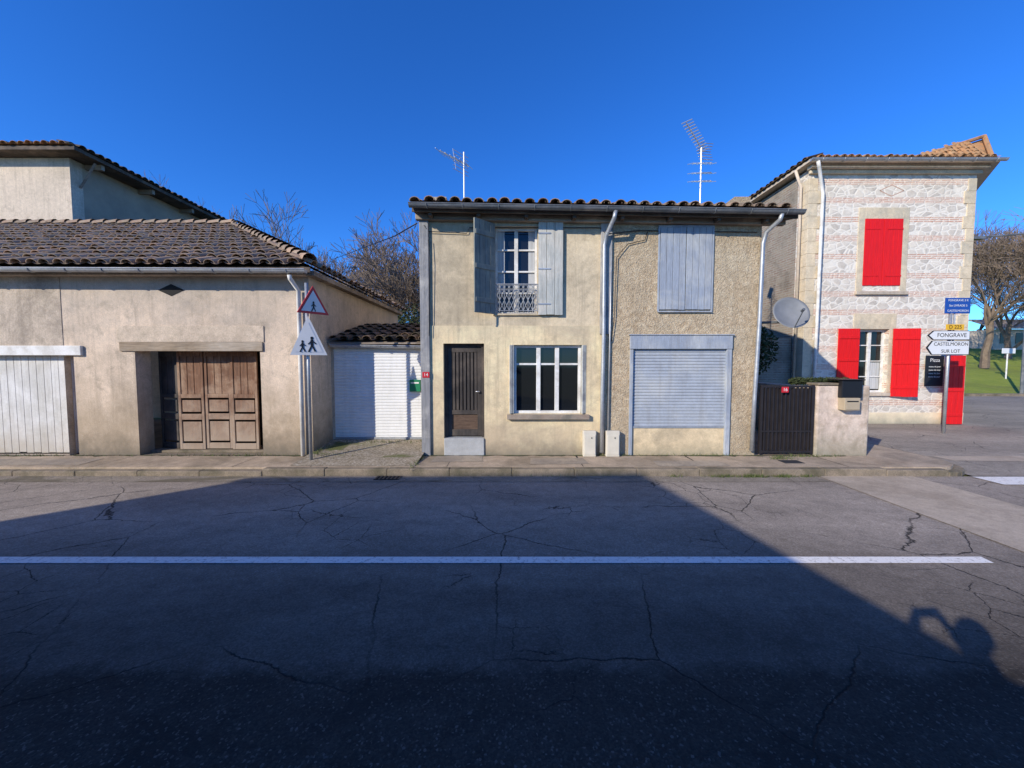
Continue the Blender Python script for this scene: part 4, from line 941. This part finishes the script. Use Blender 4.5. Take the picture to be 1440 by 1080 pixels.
# ------------------------------------------------------------------ photographer (casts the figure shadow)
ph=grp('photographer',(0,-.42,.12))
skin=surf('skin',(.55,.34,.25),(.48,.28,.2),None,s1=8,fine=60,famt=.04,rough=.5,strength=.05,g=1.)
jk=surf('jacket_navy',(.03,.035,.06),(.02,.024,.045),None,s1=8,fine=90,rough=.9)
jn=surf('jeans',(.05,.07,.12),(.035,.05,.09),None,s1=8,fine=90,rough=.9); hair=surf('hair_brown',(.05,.03,.02),(.03,.02,.012),None,s1=20); shoe=flat('shoe',(.03,.025,.02),.5)
def skinmesh(name,V,E,Rd,mat,root=0,sub=2):
    me=bpy.data.meshes.new(name); me.from_pydata([tuple(v) for v in V],E,[]); me.update()
    o=bpy.data.objects.new(name,me); COL.objects.link(o)
    md=o.modifiers.new('s','SKIN'); md.use_smooth_shade=True
    if not me.skin_vertices:
        return o
    for i,r in enumerate(Rd):
        sv=me.skin_vertices[0].data[i]; sv.radius=(r,r) if not isinstance(r,tuple) else r; sv.use_root=(i==root)
    s=o.modifiers.new('b','SUBSURF'); s.levels=sub; s.render_levels=sub
    bpy.context.view_layer.update()
    nm=bpy.data.meshes.new_from_object(o.evaluated_get(bpy.context.evaluated_depsgraph_get()))
    bpy.data.objects.remove(o); nm.materials.clear()
    for mm in (mat if isinstance(mat,list) else [mat]): nm.materials.append(mm)
    for p in nm.polygons: p.use_smooth=True
    ob=bpy.data.objects.new(name,nm); link(ob,ph); return ob
BV=[(0,-.42,1.07),(0,-.43,1.28),(0,-.42,1.50),(0,-.40,1.63),(0,-.34,1.75)];BE=[(0,1),(1,2),(2,3),(3,4)];BR=[(.17,.13),(.16,.12),(.19,.13),(.062,.062),(.06,.06)]
for s in (-1,1):
    n=len(BV); BV+=[(s*.19,-.41,1.565),(s*.31,-.20,1.44),(s*.21,-.14,1.58),(s*.11,-.085,1.72)]; BE+=[(2,n),(n,n+1),(n+1,n+2),(n+2,n+3)]; BR+=[.07,.05,.045,.03]
    n=len(BV); BV+=[(s*.10,-.42,.98),(s*.11,-.39,.60),(s*.12,-.43,.22),(s*.13,-.30,.165)]; BE+=[(0,n),(n,n+1),(n+1,n+2),(n+2,n+3)]; BR+=[.10,.068,.048,.045]
try:
    b=skinmesh('body',BV,BE,BR,[jk,jn,shoe,skin])
    for p in b.data.polygons:
        c=p.center
        p.material_index=2 if c.z<.25 else 1 if c.z<1.05 else 3 if (c.z>1.66) else 0
    for s in (-1,1):
        hv=[(s*.115,-.08,1.715),(s*.10,-.055,1.76)]
        skinmesh('palm',hv+[(s*.092,-.045,1.80)],[(0,1),(1,2)],[(.03,.02),(.038,.018),(.03,.016)],skin)
        for k,(L) in enumerate((.030,.034,.032,.026)):
            zz=1.765+.019*k
            skinmesh('finger',[(s*.095,-.045,zz),(s*.088,-.020,zz+.003),(s*.070,-.014,zz+.004),(s*(.070-L*.6),-.015,zz+.004)],[(0,1),(1,2),(2,3)],[.009,.0085,.008,.007],skin,sub=1)
        skinmesh('thumb',[(s*.095,-.06,1.75),(s*.075,-.055,1.77),(s*.05,-.045,1.785)],[(0,1),(1,2)],[.012,.010,.008],skin,sub=1)
except Exception as ex_: print('skin fail',ex_)
V=[];Fc=[];nu_,nv_=24,16; hc=Vector((0,-.33,1.83))
for j in range(nv_+1):
    ph_=math.pi*j/nv_
    for i in range(nu_):
        a=2*math.pi*i/nu_; x=math.sin(ph_)*math.cos(a)*.078; y=math.sin(ph_)*math.sin(a)*.10; z=math.cos(ph_)*.122
        if z<0: x*=1+z*1.6; y=y*(1+z*1.2)+(.012 if y>0 else .01)
        if y>.07 and abs(x)<.02 and -.045<z<.01: y+=.022
        V.append(hc+Vector((x,y,z)))
for j in range(nv_):
    for i in range(nu_):
        i2=(i+1)%nu_; Fc.append((j*nu_+i,(j+1)*nu_+i,(j+1)*nu_+i2,j*nu_+i2))
ho=mesh('head',V,Fc,skin,ph,smooth=True); ho.data.materials.append(hair)
for p in ho.data.polygons:
    c=p.center-hc
    if c.z>.065 or (c.y<-.01 and c.z>-.05): p.material_index=1
m=MB()
for s in (-1,1): m.tube([hc+Vector((s*.078,0,-.03)),hc+Vector((s*.092,-.008,0)),hc+Vector((s*.08,-.005,.03))],[.008,.014,.008],6)
m.obj('ears',skin,ph,smooth=True)
m=MB()
for s in (-1,1): m.tube([hc+Vector((s*.032,.083,.005)),hc+Vector((s*.032,.091,.005))],.011,8)
m.box(hc.x-.024,hc.x+.024,hc.y+.085,hc.y+.094,hc.z-.066,hc.z-.060); m.obj('eyes_and_mouth',black,ph)
box('smartphone',-.078,.078,-.034,-.026,1.765,1.84,black,None,.004)
# ------------------------------------------------------------------ light, sky, camera
L=Vector((1.063,.968,-.6395)).normalized()
sd=bpy.data.lights.new('sun','SUN'); sd.energy=5.0; sd.angle=math.radians(.5); sd.color=(1,.935,.82)
so=bpy.data.objects.new('sun',sd); so.rotation_euler=L.to_track_quat('-Z','Y').to_euler(); so.location=(-20,-20,20); COL.objects.link(so)
w=bpy.data.worlds.new('World'); sc.world=w; w.use_nodes=True; nt=w.node_tree
sky=nt.nodes.new('ShaderNodeTexSky'); sky.sky_type='NISHITA'; sky.sun_disc=False
sky.sun_elevation=math.asin(-L.z); sky.sun_rotation=math.atan2(-L.x,-L.y)%(2*math.pi)
sky.altitude=1200; sky.air_density=1.0; sky.dust_density=.1; sky.ozone_density=3.0
hsv=nt.nodes.new('ShaderNodeHueSaturation'); hsv.inputs['Saturation'].default_value=1.2; hsv.inputs['Value'].default_value=1.0
nt.links.new(sky.outputs[0],hsv.inputs['Color']); bg=nt.nodes['Background']
mx=nt.nodes.new('ShaderNodeMixRGB'); mx.blend_type='MULTIPLY'; mx.inputs[0].default_value=1.; mx.inputs[2].default_value=(.50,1.02,1.72,1)
nt.links.new(hsv.outputs[0],mx.inputs[1]); nt.links.new(mx.outputs[0],bg.inputs[0]); bg.inputs[1].default_value=.14
cd=bpy.data.cameras.new('camera'); cd.sensor_width=36; cd.lens=36*F/1440; cd.clip_start=.01; cd.clip_end=2000
co=bpy.data.objects.new('camera',cd); co.location=(0,0,H); co.rotation_euler=(math.pi/2-TH,0,0); COL.objects.link(co); sc.camera=co
sc.view_settings.view_transform='Standard'; sc.view_settings.look='None'; sc.view_settings.exposure=0
